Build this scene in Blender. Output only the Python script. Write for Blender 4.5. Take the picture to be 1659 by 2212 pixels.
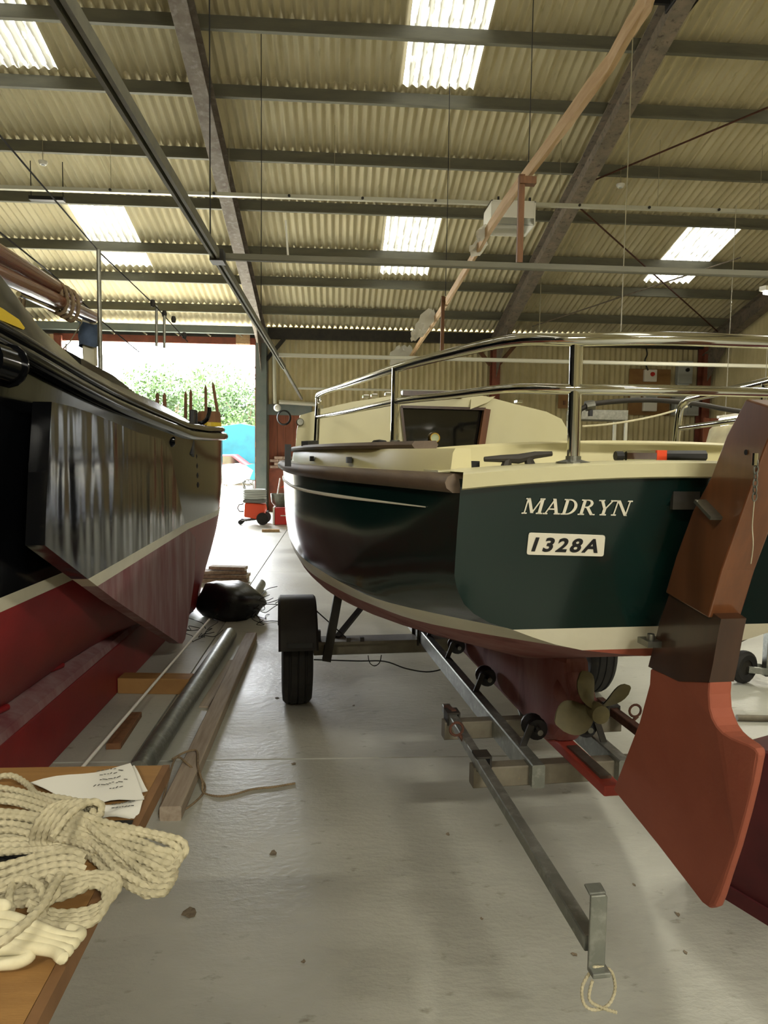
import bpy, bmesh, math, random
from mathutils import Vector, Matrix
random.seed(7)
for o in list(bpy.data.objects): bpy.data.objects.remove(o, do_unlink=True)
SC = bpy.context.scene
COL = SC.collection
R = math.radians

# ------------------------------------------------------------------ camera
W, H, F = 1659.0, 2212.0, 1534.0
EYE = 1.45
YAW, PITCH, ROLL = R(3.84), R(4.51), 0.014
CAM = Vector((0, 0, EYE))
fw = Vector((math.sin(YAW)*math.cos(PITCH), math.cos(YAW)*math.cos(PITCH), -math.sin(PITCH)))
rt = Vector((math.cos(YAW), -math.sin(YAW), 0))
up = rt.cross(fw)
rt, up = rt*math.cos(ROLL)+up*math.sin(ROLL), up*math.cos(ROLL)-rt*math.sin(ROLL)
cam = bpy.data.cameras.new('camera'); cam_o = bpy.data.objects.new('camera', cam); COL.objects.link(cam_o)
cam.sensor_fit = 'HORIZONTAL'; cam.sensor_width = 36.0; cam.lens = 36.0*F/W; cam.clip_start = 0.05; cam.clip_end = 300
mw = Matrix((rt, up, -fw)).transposed().to_4x4(); mw.translation = CAM
cam_o.matrix_world = mw
SC.camera = cam_o

# ------------------------------------------------------------------ world, light, exposure
SC.view_settings.view_transform = 'Standard'; SC.view_settings.look = 'None'
SC.view_settings.gamma = 1.0; SC.view_settings.use_curve_mapping = False
SC.view_settings.exposure = 0.1
wd = bpy.data.worlds.new('sky'); SC.world = wd; wd.use_nodes = True
wd.node_tree.nodes['Background'].inputs[0].default_value = (0.94, 0.97, 1.0, 1)
wd.node_tree.nodes['Background'].inputs[1].default_value = 36.0
def area_light(name, loc, rot, sx, sy, power, col, portal=False):
    l = bpy.data.lights.new(name, 'AREA'); l.shape = 'RECTANGLE'; l.size = sx; l.size_y = sy
    l.energy = power; l.color = col
    if portal: l.cycles.is_portal = True
    o = bpy.data.objects.new(name, l); COL.objects.link(o); o.location = loc; o.rotation_euler = rot
    return o
area_light('door_daylight_portal', (-4.35, 18.75, 2.1), (R(-90), 0, 0), 4.85, 4.2, 1, (1, 1, 1), True)
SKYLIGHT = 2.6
LAMP = 255

# ------------------------------------------------------------------ materials
def lin(h):
    c = [int(h[i:i+2], 16)/255 for i in (0, 2, 4)]
    return tuple((v/12.92 if v <= .04045 else ((v+.055)/1.055)**2.4) for v in c)+(1,)
MATS = {}
def mat(name, col, rough=.6, metal=0.0, col2=None, nscale=6.0, stretch=(1, 1, 1), lo=.35, hi=.7, bump=0.0, bscale=40.0,
        coat=0.0, emit=None, estr=0.0, spec=.5, rough2=None, fine=None, bdist=.01, trans=0.0, bdet=6):
    if name in MATS: return MATS[name]
    m = bpy.data.materials.new(name); m.use_nodes = True
    nt = m.node_tree; b = nt.nodes['Principled BSDF']
    b.inputs['Base Color'].default_value = lin(col); b.inputs['Roughness'].default_value = rough
    b.inputs['Metallic'].default_value = metal; b.inputs['Coat Weight'].default_value = coat
    b.inputs['Coat Roughness'].default_value = .06
    b.inputs['Specular IOR Level'].default_value = spec
    b.inputs['Transmission Weight'].default_value = trans
    m.diffuse_color = lin(col)
    if emit:
        b.inputs['Emission Color'].default_value = lin(emit); b.inputs['Emission Strength'].default_value = estr
    tc = nt.nodes.new('ShaderNodeTexCoord'); mp = nt.nodes.new('ShaderNodeMapping')
    mp.inputs['Scale'].default_value = stretch; nt.links.new(tc.outputs['Object'], mp.inputs['Vector'])
    def noise(s, d=6, r=.6):
        n = nt.nodes.new('ShaderNodeTexNoise'); n.inputs['Scale'].default_value = s; n.inputs['Detail'].default_value = d
        n.inputs['Roughness'].default_value = r
        nt.links.new(mp.outputs['Vector'], n.inputs['Vector']); return n
    def ramp(src, lo, hi, c1, c2):
        r = nt.nodes.new('ShaderNodeValToRGB'); e = r.color_ramp.elements
        e[0].position = lo; e[1].position = hi; e[0].color = c1; e[1].color = c2
        nt.links.new(src, r.inputs['Fac']); return r
    if col2:
        n = noise(nscale); r = ramp(n.outputs['Fac'], lo, hi, lin(col), lin(col2)); out = r.outputs['Color']
        if fine:
            fcol, fs, flo, fhi = fine
            n2 = noise(fs, 4); r2 = ramp(n2.outputs['Fac'], flo, fhi, (0, 0, 0, 1), (1, 1, 1, 1))
            mx = nt.nodes.new('ShaderNodeMix'); mx.data_type = 'RGBA'
            nt.links.new(r2.outputs['Color'], mx.inputs[0]); nt.links.new(out, mx.inputs[6]); mx.inputs[7].default_value = lin(fcol)
            out = mx.outputs[2]
        nt.links.new(out, b.inputs['Base Color'])
        if rough2 is not None:
            rr = ramp(n.outputs['Fac'], lo, hi, (rough,)*3+(1,), (rough2,)*3+(1,)); nt.links.new(rr.outputs['Color'], b.inputs['Roughness'])
    if bump:
        n = noise(bscale, bdet); bp = nt.nodes.new('ShaderNodeBump'); bp.inputs['Strength'].default_value = bump
        bp.inputs['Distance'].default_value = bdist
        nt.links.new(n.outputs['Fac'], bp.inputs['Height']); nt.links.new(bp.outputs['Normal'], b.inputs['Normal'])
    MATS[name] = m; return m

mat('fibre_cement', 'cbc19f', .9, col2='b8ad8a', nscale=1.2, stretch=(2, .5, 1), bump=.12, bscale=60, fine=('8f8560', 4, .60, .85))
mat('wall_cement', 'd2c69e', .9, col2='b8ac82', nscale=2.0, stretch=(2, 1, .6), bump=.15, bscale=60)
mat('skylight', 'f4f4ea', .5, emit='fbfaf2', estr=SKYLIGHT)  # emission stands in for daylight passing through the sheets
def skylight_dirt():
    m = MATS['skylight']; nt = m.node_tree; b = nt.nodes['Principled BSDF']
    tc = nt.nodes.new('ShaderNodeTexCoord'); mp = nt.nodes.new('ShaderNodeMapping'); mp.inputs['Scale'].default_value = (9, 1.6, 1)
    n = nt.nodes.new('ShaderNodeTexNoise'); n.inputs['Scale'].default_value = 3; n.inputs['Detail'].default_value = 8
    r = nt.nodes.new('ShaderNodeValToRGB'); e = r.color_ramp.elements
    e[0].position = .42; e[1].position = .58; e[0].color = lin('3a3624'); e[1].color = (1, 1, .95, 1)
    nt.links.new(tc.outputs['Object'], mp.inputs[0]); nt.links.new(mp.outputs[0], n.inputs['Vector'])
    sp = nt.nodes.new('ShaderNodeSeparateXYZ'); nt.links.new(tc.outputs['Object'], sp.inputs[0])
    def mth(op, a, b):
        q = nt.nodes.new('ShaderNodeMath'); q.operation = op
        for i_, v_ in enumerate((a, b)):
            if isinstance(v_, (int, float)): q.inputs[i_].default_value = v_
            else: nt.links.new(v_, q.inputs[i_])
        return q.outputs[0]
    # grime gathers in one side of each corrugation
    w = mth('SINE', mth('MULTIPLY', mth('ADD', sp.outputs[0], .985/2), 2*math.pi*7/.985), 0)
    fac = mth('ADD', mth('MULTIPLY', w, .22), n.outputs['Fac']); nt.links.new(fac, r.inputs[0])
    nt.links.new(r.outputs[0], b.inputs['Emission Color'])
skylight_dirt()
mat('purlin_steel', '68675a', .75, .1, col2='777564', nscale=3, stretch=(.6, 3, 3), bump=.1)
mat('frame_steel', '6e665a', .7, .1, col2='8a7c6c', nscale=5, bump=.3, bscale=50, fine=('3c352d', 14, .55, .75))
mat('frame_rust', '7f766b', .75, .1, col2='64564b', nscale=5, bump=.3, bscale=50, fine=('8f8a84', 12, .5, .75))
mat('red_paint_steel', '8a4a34', .7, col2='6d3b2b', nscale=5, bump=.1)
mat('blue_grey_steel', '66706e', .6, .1, col2='787d77', nscale=3)
mat('dark_steel', '2c2a26', .6, .3, col2='3d382f', nscale=8)
mat('concrete', 'a1a195', .36, col2='b7b7ab', nscale=1.3, stretch=(.8, 1.4, 1), bump=.35, bscale=26, rough2=.5, fine=('77735f', 13, .63, .78))
mat('joint_dark', '6b6558', .9, col2='857f70', nscale=9)
mat('soil', 'c9c4b4', .95, col2='b5ae98', nscale=.6)
mat('timber_pale', 'c2a47c', .7, col2='a8865c', nscale=3, stretch=(8, .7, 8), bump=.15)
mat('timber_grey', 'ad9f8c', .8, col2='8e7f6d', nscale=4, stretch=(9, .6, 9), bump=.2)
mat('timber_brown', '7c5535', .7, col2='5f3f26', nscale=4, stretch=(6, 6, .8), bump=.15)
mat('red_board', '8c5238', .75, col2='6f3d2a', nscale=3, stretch=(7, 1, .6), bump=.2)
mat('orange_patch', 'c27a45', .8, col2='a8653a', nscale=9)
mat('brick', 'c8b2a2', .9, col2='a98876', nscale=12, bump=.2)
mat('plywood', '96703f', .6, col2='805c32', nscale=3, stretch=(1, 9, 1), bump=.1)
mat('plywood_edge', '7c5a38', .7, col2='694a2c', nscale=9)
# green boat
mat('green_gloss', '0d2621', .16, coat=.15, col2='0a1f1d', nscale=1.3)
mat('stripe_white', 'cfcbb4', .35, col2='c2bda4', nscale=4)
mat('antifoul_rust', '7a4038', .8, col2='8f6a66', nscale=3.2, stretch=(1, 1, .35), bump=.15, fine=('5c2620', 7, .55, .75))
mat('rudder_red', '96513b', .8, col2='86442f', nscale=2.5, bump=.12, bscale=60, fine=('8c4030', 5, .58, .8))
mat('shoe_red', '9a3a2a', .7, col2='7d2c22', nscale=6)
mat('cream', 'cdc8a2', .35, col2='c6c098', nscale=2)
mat('cream_inner', 'd0c99e', .4, col2='c8c092', nscale=2)
mat('teak_dark', '6b5a48', .6, col2='54463a', nscale=3, stretch=(7, .7, 7), bump=.12)
mat('varnish', '6f4326', .3, coat=.4, col2='533019', nscale=2.2, stretch=(9, 5, .5))
mat('varnish_dark', '40281a', .3, coat=.3, col2='301d12', nscale=3, stretch=(6, 6, .6))
mat('chrome', 'cfcfc8', .08, 1.0)
mat('steel_dull', '8d8d84', .4, .9, col2='6f6f66', nscale=15)
mat('galvanised', '8e9088', .45, .7, col2='777a72', nscale=9, bump=.08, fine=('9fa098', 30, .5, .7))
mat('galv_dirty', '7c7666', .6, .4, col2='665f50', nscale=9, bump=.1)
mat('rubber', '171614', .75, col2='23211e', nscale=20)
mat('rubber_black', '0f0f10', .5)
mat('mudguard_plastic', '1d1b18', .5, col2='2a2723', nscale=8)
mat('bronze', '5a5233', .6, .3, col2='494328', nscale=12)
mat('rust', '5c3a2a', .85, .2, col2='452a1f', nscale=25)
mat('dark_inside', '080808', .9)
mat('dark_glass', '0b0a0a', .06, coat=.5)
mat('brass', 'c9a64a', .25, .9)
mat('glass_pale', 'b8c3a0', .1, coat=.6)
mat('letter_white', 'e2ddca', .5)
mat('letter_black', '17181a', .5)
# black boat
mat('black_gloss', '08090b', .14, col2='0f1013', nscale=2, stretch=(1, 1, .25), bump=.06, bscale=9, spec=.4)
mat('black_board', '090a0c', .15, col2='121316', nscale=3, stretch=(2.5, 2.5, .5), bump=.45, bscale=2.6, bdist=.04, spec=.30, bdet=1)
mat('hull_red', '8c1f22', .45, col2='761a1e', nscale=2.5, bump=.06)
mat('dark_red', '5e2022', .7, col2='4a181b', nscale=5, bump=.12)
mat('board_red', '7d4348', .6, col2='a08a88', nscale=3, stretch=(2, 2, .5), bump=.06, fine=('6e2c33', 2.5, .5, .8))
mat('yellow_paint', 'd2b422', .4)
mat('spar_varnish', '71371f', .25, coat=.4, col2='5a2a19', nscale=3, stretch=(6, .6, 6))
mat('rope', 'bdb496', .85, col2='a1997c', nscale=30)
mat('rope_pale', 'd9d2b2', .8, col2='c8bf9c', nscale=25)
mat('rope_brown', '8d7a5e', .9, col2='6f5f48', nscale=30)
mat('paper', 'dcdad0', .8)
mat('ink', '55534e', .8)
mat('blue_cloth', '4f5f78', .9, col2='3c4a60', nscale=12)
mat('plastic_white', 'e4e2d8', .5)
mat('plastic_grey', 'aeb2ae', .5)
mat('orange_plastic', 'd8471f', .4)
mat('red_plastic', 'c4261f', .4)
mat('grey_plastic', '6a6a66', .5)
mat('bag_black', '0c0c0e', .3, col2='1a1a1d', nscale=8, bump=.4, bscale=14)
mat('teal_tarp', '083a40', .8, spec=.2, col2='072f34', nscale=2, bump=.3, bscale=5)
mat('car_red', '5c1216', .5, spec=.3)
mat('leaf', '20370e', .7, col2='334a15', nscale=.6)
mat('bark', '5c4d3c', .9)
mat('wire_dark', '1c1a17', .6)
mat('wire_pale', '9a937a', .5)
mat('tube_on', 'ffffff', .4, emit='fff6dc', estr=14)
mat('film', 'e8ece8', .15, coat=.5, trans=.3)
mat('debris', '857862', .9, col2='665a48', nscale=30)
mat('light_trunk', 'c0bfae', .45, .2)
mat('tarp_beige', 'a79e7c', .7, col2='8b8263', nscale=3, bump=.3, bscale=6)
# ------------------------------------------------------------------ helpers
def at(x, y, X=None, Y=None, Z=None):
    d = fw + rt*((x-W/2)/F) - up*((y-H/2)/F)
    i, v = (0, X) if X is not None else (1, Y) if Y is not None else (2, Z)
    return CAM + d*((v-CAM[i])/d[i])
def V(*a): return Vector(a)
def catmull(pts, n=6, closed=False):
    pts = [Vector(p) for p in pts]; out = []; L = len(pts)
    rng = range(L) if closed else range(L-1)
    for i in rng:
        if closed: p0, p1, p2, p3 = pts[(i-1) % L], pts[i], pts[(i+1) % L], pts[(i+2) % L]
        else: p0, p1, p2, p3 = pts[max(i-1, 0)], pts[i], pts[i+1], pts[min(i+2, L-1)]
        for k in range(n):
            t = k/n
            out.append(.5*((2*p1)+(p2-p0)*t+(2*p0-5*p1+4*p2-p3)*t*t+(3*p1-p0-3*p2+p3)*t**3))
    if not closed: out.append(pts[-1])
    return out
class MB:
    def __init__(s): s.v = []; s.f = []; s.m = []; s.cur = 0
    def add(s, vs, fs):
        o = len(s.v); s.v += [tuple(v) for v in vs]; s.f += [tuple(i+o for i in f) for f in fs]; s.m += [s.cur]*len(fs); return s
    def box(s, lo, hi, mtx=None):
        x0, y0, z0 = lo; x1, y1, z1 = hi
        vs = [V(x, y, z) for z in (z0, z1) for x, y in ((x0, y0), (x1, y0), (x1, y1), (x0, y1))]
        if mtx: vs = [mtx @ v for v in vs]
        return s.add(vs, [(3, 2, 1, 0), (4, 5, 6, 7), (0, 1, 5, 4), (1, 2, 6, 5), (2, 3, 7, 6), (3, 0, 4, 7)])
    def beam(s, a, b, w, h, upv=(0, 0, 1), ch=0.0):
        a, b = Vector(a), Vector(b); d = (b-a).normalized(); u = Vector(upv); r = d.cross(u).normalized(); u = r.cross(d)
        if ch:
            prof = [(-w/2+ch, -h/2), (w/2-ch, -h/2), (w/2, -h/2+ch), (w/2, h/2-ch), (w/2-ch, h/2), (-w/2+ch, h/2), (-w/2, h/2-ch), (-w/2, -h/2+ch)]
        else: prof = [(-w/2, -h/2), (w/2, -h/2), (w/2, h/2), (-w/2, h/2)]
        n = len(prof); vs = [p+r*x+u*y for p in (a, b) for x, y in prof]
        return s.add(vs, [tuple(range(n))[::-1], tuple(range(n, 2*n))]+[(i, (i+1) % n, n+(i+1) % n, n+i) for i in range(n)])
    def tube(s, pts, r, seg=8, closed=False, cap=True, rad=None):
        pts = [Vector(p) for p in pts]; n = len(pts); vs = []
        prev = None
        for i, p in enumerate(pts):
            if closed: t = pts[(i+1) % n]-pts[i-1]
            else: t = pts[min(i+1, n-1)]-pts[max(i-1, 0)]
            t = t.normalized() if t.length > 1e-9 else V(0, 0, 1)
            if prev is None:
                a = V(0, 0, 1) if abs(t.z) < .9 else V(1, 0, 0); u = (a-t*a.dot(t)).normalized()
            else: u = prev-t*prev.dot(t); u = u.normalized() if u.length > 1e-6 else V(1, 0, 0)
            prev = u; w = t.cross(u); rr = rad[i] if rad else r
            vs += [p+(u*math.cos(2*math.pi*k/seg)+w*math.sin(2*math.pi*k/seg))*rr for k in range(seg)]
        fs = []
        for i in range(n if closed else n-1):
            j = (i+1) % n
            fs += [(i*seg+k, i*seg+(k+1) % seg, j*seg+(k+1) % seg, j*seg+k) for k in range(seg)]
        if cap and not closed: fs += [tuple(range(seg))[::-1], tuple((n-1)*seg+k for k in range(seg))]
        return s.add(vs, fs)
    def rope(s, pts, r, lay=None, seg=9, step=None):
        # laid three-strand rope: lobed section that turns along the path
        pts = [Vector(p) for p in pts]; lay = lay or r*7.0; step = step or r*.33
        P = [pts[0]]; acc = 0
        for a, b in zip(pts, pts[1:]):
            L = (b-a).length; d = step-acc
            while d <= L: P.append(a.lerp(b, d/L)); d += step
            acc = L-(d-step)
        vs = []; prev = None; n = len(P)
        if n < 3: return s
        for i, p in enumerate(P):
            t = (P[min(i+1, n-1)]-P[max(i-1, 0)]).normalized()
            if prev is None:
                a = V(0, 0, 1) if abs(t.z) < .9 else V(1, 0, 0); u = (a-t*a.dot(t)).normalized()
            else: u = (prev-t*prev.dot(t)).normalized()
            prev = u; w = t.cross(u); ph = 2*math.pi*i*step/lay
            for k in range(seg):
                th = 2*math.pi*k/seg; rr = r*(.76+.28*abs(math.cos(1.5*(th-ph))))
                vs.append(p+(u*math.cos(th)+w*math.sin(th))*rr)
        fs = [(i*seg+k, i*seg+(k+1) % seg, (i+1)*seg+(k+1) % seg, (i+1)*seg+k) for i in range(n-1) for k in range(seg)]
        fs += [tuple(range(seg))[::-1], tuple((n-1)*seg+k for k in range(seg))]
        return s.add(vs, fs)
    def lathe(s, prof, seg=24, mtx=None, closed=False):
        n = len(prof); vs = []
        for k in range(seg):
            a = 2*math.pi*k/seg
            for r, z in prof: vs.append(V(r*math.cos(a), r*math.sin(a), z))
        if mtx: vs = [mtx @ v for v in vs]
        fs = []
        for k in range(seg):
            j = (k+1) % seg
            for i in range(n if closed else n-1):
                i2 = (i+1) % n; fs.append((k*n+i, j*n+i, j*n+i2, k*n+i2))
        return s.add(vs, fs)
    def prism(s, poly, off):
        # poly: list of 3-d points; off: thickness vector
        n = len(poly); off = Vector(off); vs = [Vector(p) for p in poly]; vs += [v+off for v in vs]
        return s.add(vs, [tuple(range(n))[::-1], tuple(range(n, 2*n))]+[(i, (i+1) % n, n+(i+1) % n, n+i) for i in range(n)])
    def grid(s, rows, closed=False):
        n = len(rows[0]); o = [v for r in rows for v in r]; m = n if closed else n-1
        return s.add(o, [(i*n+j, i*n+(j+1) % n, (i+1)*n+(j+1) % n, (i+1)*n+j) for i in range(len(rows)-1) for j in range(m)])
    def mesh(s, name, mats, smooth=False, bevel=0):
        me = bpy.data.meshes.new(name); me.from_pydata(s.v, [], s.f); me.update()
        for m in (mats if isinstance(mats, (list, tuple)) else [mats]): me.materials.append(MATS[m])
        for p, mi in zip(me.polygons, s.m): p.material_index = mi
        bm = bmesh.new(); bm.from_mesh(me); bmesh.ops.recalc_face_normals(bm, faces=bm.faces); bm.to_mesh(me); bm.free()
        if smooth:
            for p in me.polygons: p.use_smooth = True
            if smooth != 'all': me.set_sharp_from_angle(angle=R(smooth if smooth is not True else 40))
        return me
    def build(s, name, mats, parent=None, smooth=False, bevel=0, loc=None):
        o = bpy.data.objects.new(name, s.mesh(name, mats, smooth)); COL.objects.link(o)
        if parent: o.parent = parent
        if loc is not None: o.location = loc
        if bevel:
            b = o.modifiers.new('bevel', 'BEVEL'); b.width = bevel; b.segments = 2; b.limit_method = 'ANGLE'; b.angle_limit = R(40)
        return o
def thing(name, label, cat, loc=(0, 0, 0), rz=0, group=None):
    o = bpy.data.objects.new(name, None); COL.objects.link(o); o.location = loc; o.rotation_euler = (0, 0, rz); o.empty_display_size = .1
    o['label'] = label; o['category'] = cat
    if group: o['group'] = group
    return o
def tag(o, label, cat, group=None):
    o['label'] = label; o['category'] = cat
    if group: o['group'] = group
    return o
def struct(o, label=None):
    o['kind'] = 'structure'
    if label: o['label'] = label
    return o
def sroot(name, label=None):
    o = bpy.data.objects.new(name, None); COL.objects.link(o); return struct(o, label)
def inst(me, name, parent=None, mtx=None, loc=None):
    o = bpy.data.objects.new(name, me); COL.objects.link(o)
    if parent: o.parent = parent
    if mtx is not None: o.matrix_basis = mtx
    if loc is not None: o.location = loc
    return o
def zaxis(a, b):
    # matrix whose local z runs from a to b
    a, b = Vector(a), Vector(b); q = (b-a).to_track_quat('Z', 'Y'); m = q.to_matrix().to_4x4(); m.translation = a; return m

# ------------------------------------------------------------------ shell of the shed
RS = .272                       # roof slope
def roof_z(y): return 9.74-RS*y  # mid plane of the front slope sheets
EAVE_Y, RIDGE_Y, BACK_Y, LEFT_X, RIGHT_X = 18.45, 6.2, -6.05, -17.4, 9.72
PIT = .985; CORR = PIT/7
# floor of concrete slabs with joints
fl = sroot('floor', 'pale grey concrete floor slabs with stains and joints')
MB().box((LEFT_X-.3, BACK_Y-.3, -.25), (RIGHT_X+.3, EAVE_Y+.35, -.012)).build('joint_bed', 'joint_dark', fl)
xs = [LEFT_X-.3, -11.9, -6.42, -.95, 4.53, RIGHT_X+.3]; ys = [BACK_Y-.3, -2.14, 3.31, 8.76, 14.2, EAVE_Y+.35]
for i in range(5):
    for j in range(5):
        g = .006
        MB().box((xs[i]+g, ys[j]+g, -.05), (xs[i+1]-g, ys[j+1]-g, random.uniform(-.001, .001))).build('slab', 'concrete', fl)
gr = struct(MB().box((-70, EAVE_Y+.36, -.4), (70, 140, -.03)).build('floor_yard', 'soil'), 'bright gravel yard outside the open door')

# roof sheets
ce = sroot('ceiling', 'corrugated fibre cement roof on steel purlins with daylight sheets')
def sheet_mesh(name, length, matn, width=PIT, over=CORR*.35):
    mb = MB(); n = 7*8+3; top = []; bot = []
    for i in range(n+1):
        x = -width/2 - 0.0 + (width+over)*i/n
        z = .026*math.cos(2*math.pi*(x+width/2)/CORR)
        top.append((x, z))
    for t in (0, .007):
        pass
    rows = [[V(x, y, z) for x, z in top] for y in (-length/2, length/2)]
    rows2 = [[V(x, y, z+.008) for x, z in top] for y in (-length/2, length/2)]
    mb.grid(rows); mb.grid(rows2)
    m = n+1
    for k in (0, 1):
        o = k*m
        mb.f += [(o+i, o+i+1, 2*m+o+i+1, 2*m+o+i) for i in range(n)]; mb.m += [0]*n
    return mb.mesh(name, matn, smooth=40)
ROWS = [(18.75, 15.86), (16.22, 13.38), (13.80, 10.75), (10.95, 8.15), (8.35, 6.12)]
cosr = math.cos(math.atan(RS)); slope = math.atan(RS)
KS = range(-19, 9)
for ri, (y1, y0) in enumerate(ROWS):
    L = (y1-y0)/cosr; yc = (y0+y1)/2
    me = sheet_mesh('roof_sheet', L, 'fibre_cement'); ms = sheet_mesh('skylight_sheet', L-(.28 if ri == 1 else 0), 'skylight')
    for k in KS:
        xc = 1.40+PIT*k
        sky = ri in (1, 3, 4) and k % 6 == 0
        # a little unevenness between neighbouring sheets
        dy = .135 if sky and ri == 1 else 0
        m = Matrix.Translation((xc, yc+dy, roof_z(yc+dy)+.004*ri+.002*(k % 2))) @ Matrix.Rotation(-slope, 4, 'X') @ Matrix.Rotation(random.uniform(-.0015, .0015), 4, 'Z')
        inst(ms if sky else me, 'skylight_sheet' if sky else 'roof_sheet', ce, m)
# rear slope above and behind the camera
rz = roof_z(RIDGE_Y)
mb = MB(); NSK = []
for k in KS:
    x0 = 1.40+PIT*(k-.5)
    for (ya, yb) in ((BACK_Y-.3, -2.0), (-2.0, 2.0), (2.0, RIDGE_Y)):
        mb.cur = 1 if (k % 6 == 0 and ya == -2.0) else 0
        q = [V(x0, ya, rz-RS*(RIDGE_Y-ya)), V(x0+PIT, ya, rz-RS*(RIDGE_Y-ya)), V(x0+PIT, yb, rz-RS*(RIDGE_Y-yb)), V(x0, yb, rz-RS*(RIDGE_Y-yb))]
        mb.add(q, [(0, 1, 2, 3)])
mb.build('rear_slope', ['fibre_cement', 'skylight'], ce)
# purlins: Z sections
PY = [17.40, 16.06, 14.92, 13.44, 12.14, 10.83, 9.72, 8.5, 7.3]
def purlin(y, z0, ht=.20):
    mb = MB(); a, b = LEFT_X, RIGHT_X
    mb.box((a, -.004, 0), (b, .004, ht)); mb.box((a, -.065, 0), (b, -.004, .006)); mb.box((a, -.065, .006), (a+.001, -.059, .02))
    mb.box((a, .004, ht-.006), (b, .065, ht)); mb.box((a, -.065, .006), (b, -.060, .02))
    o = mb.build('purlin', 'purlin_steel', ce); o.location = (0, y, z0); return o
for y in PY: purlin(y, roof_z(y)-.03-.20)
# eaves beam along the back wall
mb = MB().box((LEFT_X, 18.28, 4.36), (RIGHT_X, 18.44, 4.62)); mb.build('eaves_beam', 'dark_steel', ce)

# portal frames: rafter and column
def ibeam(a, b, w, h, upv):
    a, b = Vector(a), Vector(b); d = (b-a).normalized(); u = Vector(upv); r = d.cross(u).normalized(); u = r.cross(d)
    mb = MB()
    mb.beam(a+u*(h/2-.008), b+u*(h/2-.008), w, .016, u); mb.beam(a-u*(h/2-.008), b-u*(h/2-.008), w, .016, u); mb.beam(a, b, .012, h-.02, u)
    return mb
for n, (x, rm, cm) in enumerate(((-13.75, 'frame_rust', 'frame_rust'), (-7.83, 'frame_rust', 'frame_rust'), (-1.90, 'frame_rust', 'blue_grey_steel'), (4.02, 'frame_steel', 'red_paint_steel'), (9.56, 'frame_steel', 'red_paint_steel'))):
    p = sroot('trim_%d' % (n+1), 'steel portal frame with rafter and column')
    def ru(y): return V(x, y, roof_z(y)-.245-.195)
    ibeam(ru(18.2), ru(RIDGE_Y), .22, .38, (0, 0, 1)).build('rafter', rm, p)
    e = ru(RIDGE_Y); ibeam(e, V(x, BACK_Y, e.z-RS*(RIDGE_Y-BACK_Y)), .17, .33, (0, 0, 1)).build('rafter', rm, p)
    cw = .20 if n != 2 else .26
    ibeam((x, 18.20, 0), (x, 18.20, 4.42), cw, .33, (0, 1, 0)).build('column', cm, p)
    # haunch and knee braces at the eaves
    z0 = ru(18.1).z
    MB().prism([V(x-.006, 18.05, z0-.9), V(x-.006, 18.05, z0-.1), V(x-.006, 16.7, z0+.28)], (.012, 0, 0)).build('haunch', rm, p)
    if n in (2, 3):
        for sx in (-1, 1):
            if n == 2 and sx < 0: continue
            MB().beam((x+sx*.1, 18.3, 3.82), (x+sx*.55, 18.3, 4.36), .09, .09, (0, 1, 0)).build('knee_brace', 'dark_steel' if n == 2 else 'timber_brown', p)

# back wall: corrugated sheets, boards, bricks
wb = sroot('wall_back', 'corrugated shed wall with boarded lower part beside the door')
def wall_sheet_mesh(name, z0, z1, matn):
    mb = MB(); n = 7*6; rows = []
    pr = [(-PIT/2+PIT*i/n, .026*math.cos(2*math.pi*7*i/n)) for i in range(n+1)]
    mb.grid([[V(x, d, z) for x, d in pr] for z in (z0, z1)]); mb.grid([[V(x, d+.008, z) for x, d in pr] for z in (z0, z1)])
    return mb.mesh(name, matn, smooth=40)
wm = wall_sheet_mesh('wall_sheet', 0.0, 4.69, 'wall_cement')
for k in range(13):
    xc = -1.96+PIT*(k+.5)
    if xc > RIGHT_X+.4: break
    inst(wm, 'wall_sheet', wb, loc=(xc, 18.52+.004*(k % 2), 0))
for k in range(11):
    xc = -6.95-PIT*(k+.5)
    inst(wm, 'wall_sheet', wb, loc=(xc, 18.52+.004*(k % 2), 0))
for z in (1.2,): MB().box((-1.45, 18.43, z), (RIGHT_X, 18.48, z+.14)).build('sheeting_rail', 'timber_brown', wb)
for k in range(9):
    x0 = -1.73+.21*k
    MB().box((x0, 18.38, 0), (x0+.203, 18.405+random.uniform(0, .006), 2.48+random.uniform(-.01, .01))).build('board', 'red_board', wb)
MB().box((-1.80, 18.34, 2.45), (-.65, 18.37, 2.72)).build('cross_rail', 'blue_grey_steel', wb)
for r in range(4):
    for c in range(4):
        MB().box((-1.70+.225*c+(.11 if r % 2 else 0), 18.25, 1.10+.078*r), (-1.70+.225*c+.212+(.11 if r % 2 else 0), 18.35, 1.10+.078*r+.066)).build('brick', 'brick', wb)
MB().box((-1.72, 18.24, 0), (-.7, 18.36, 1.10)).build('brick_pier', 'red_paint_steel', wb)
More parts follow.
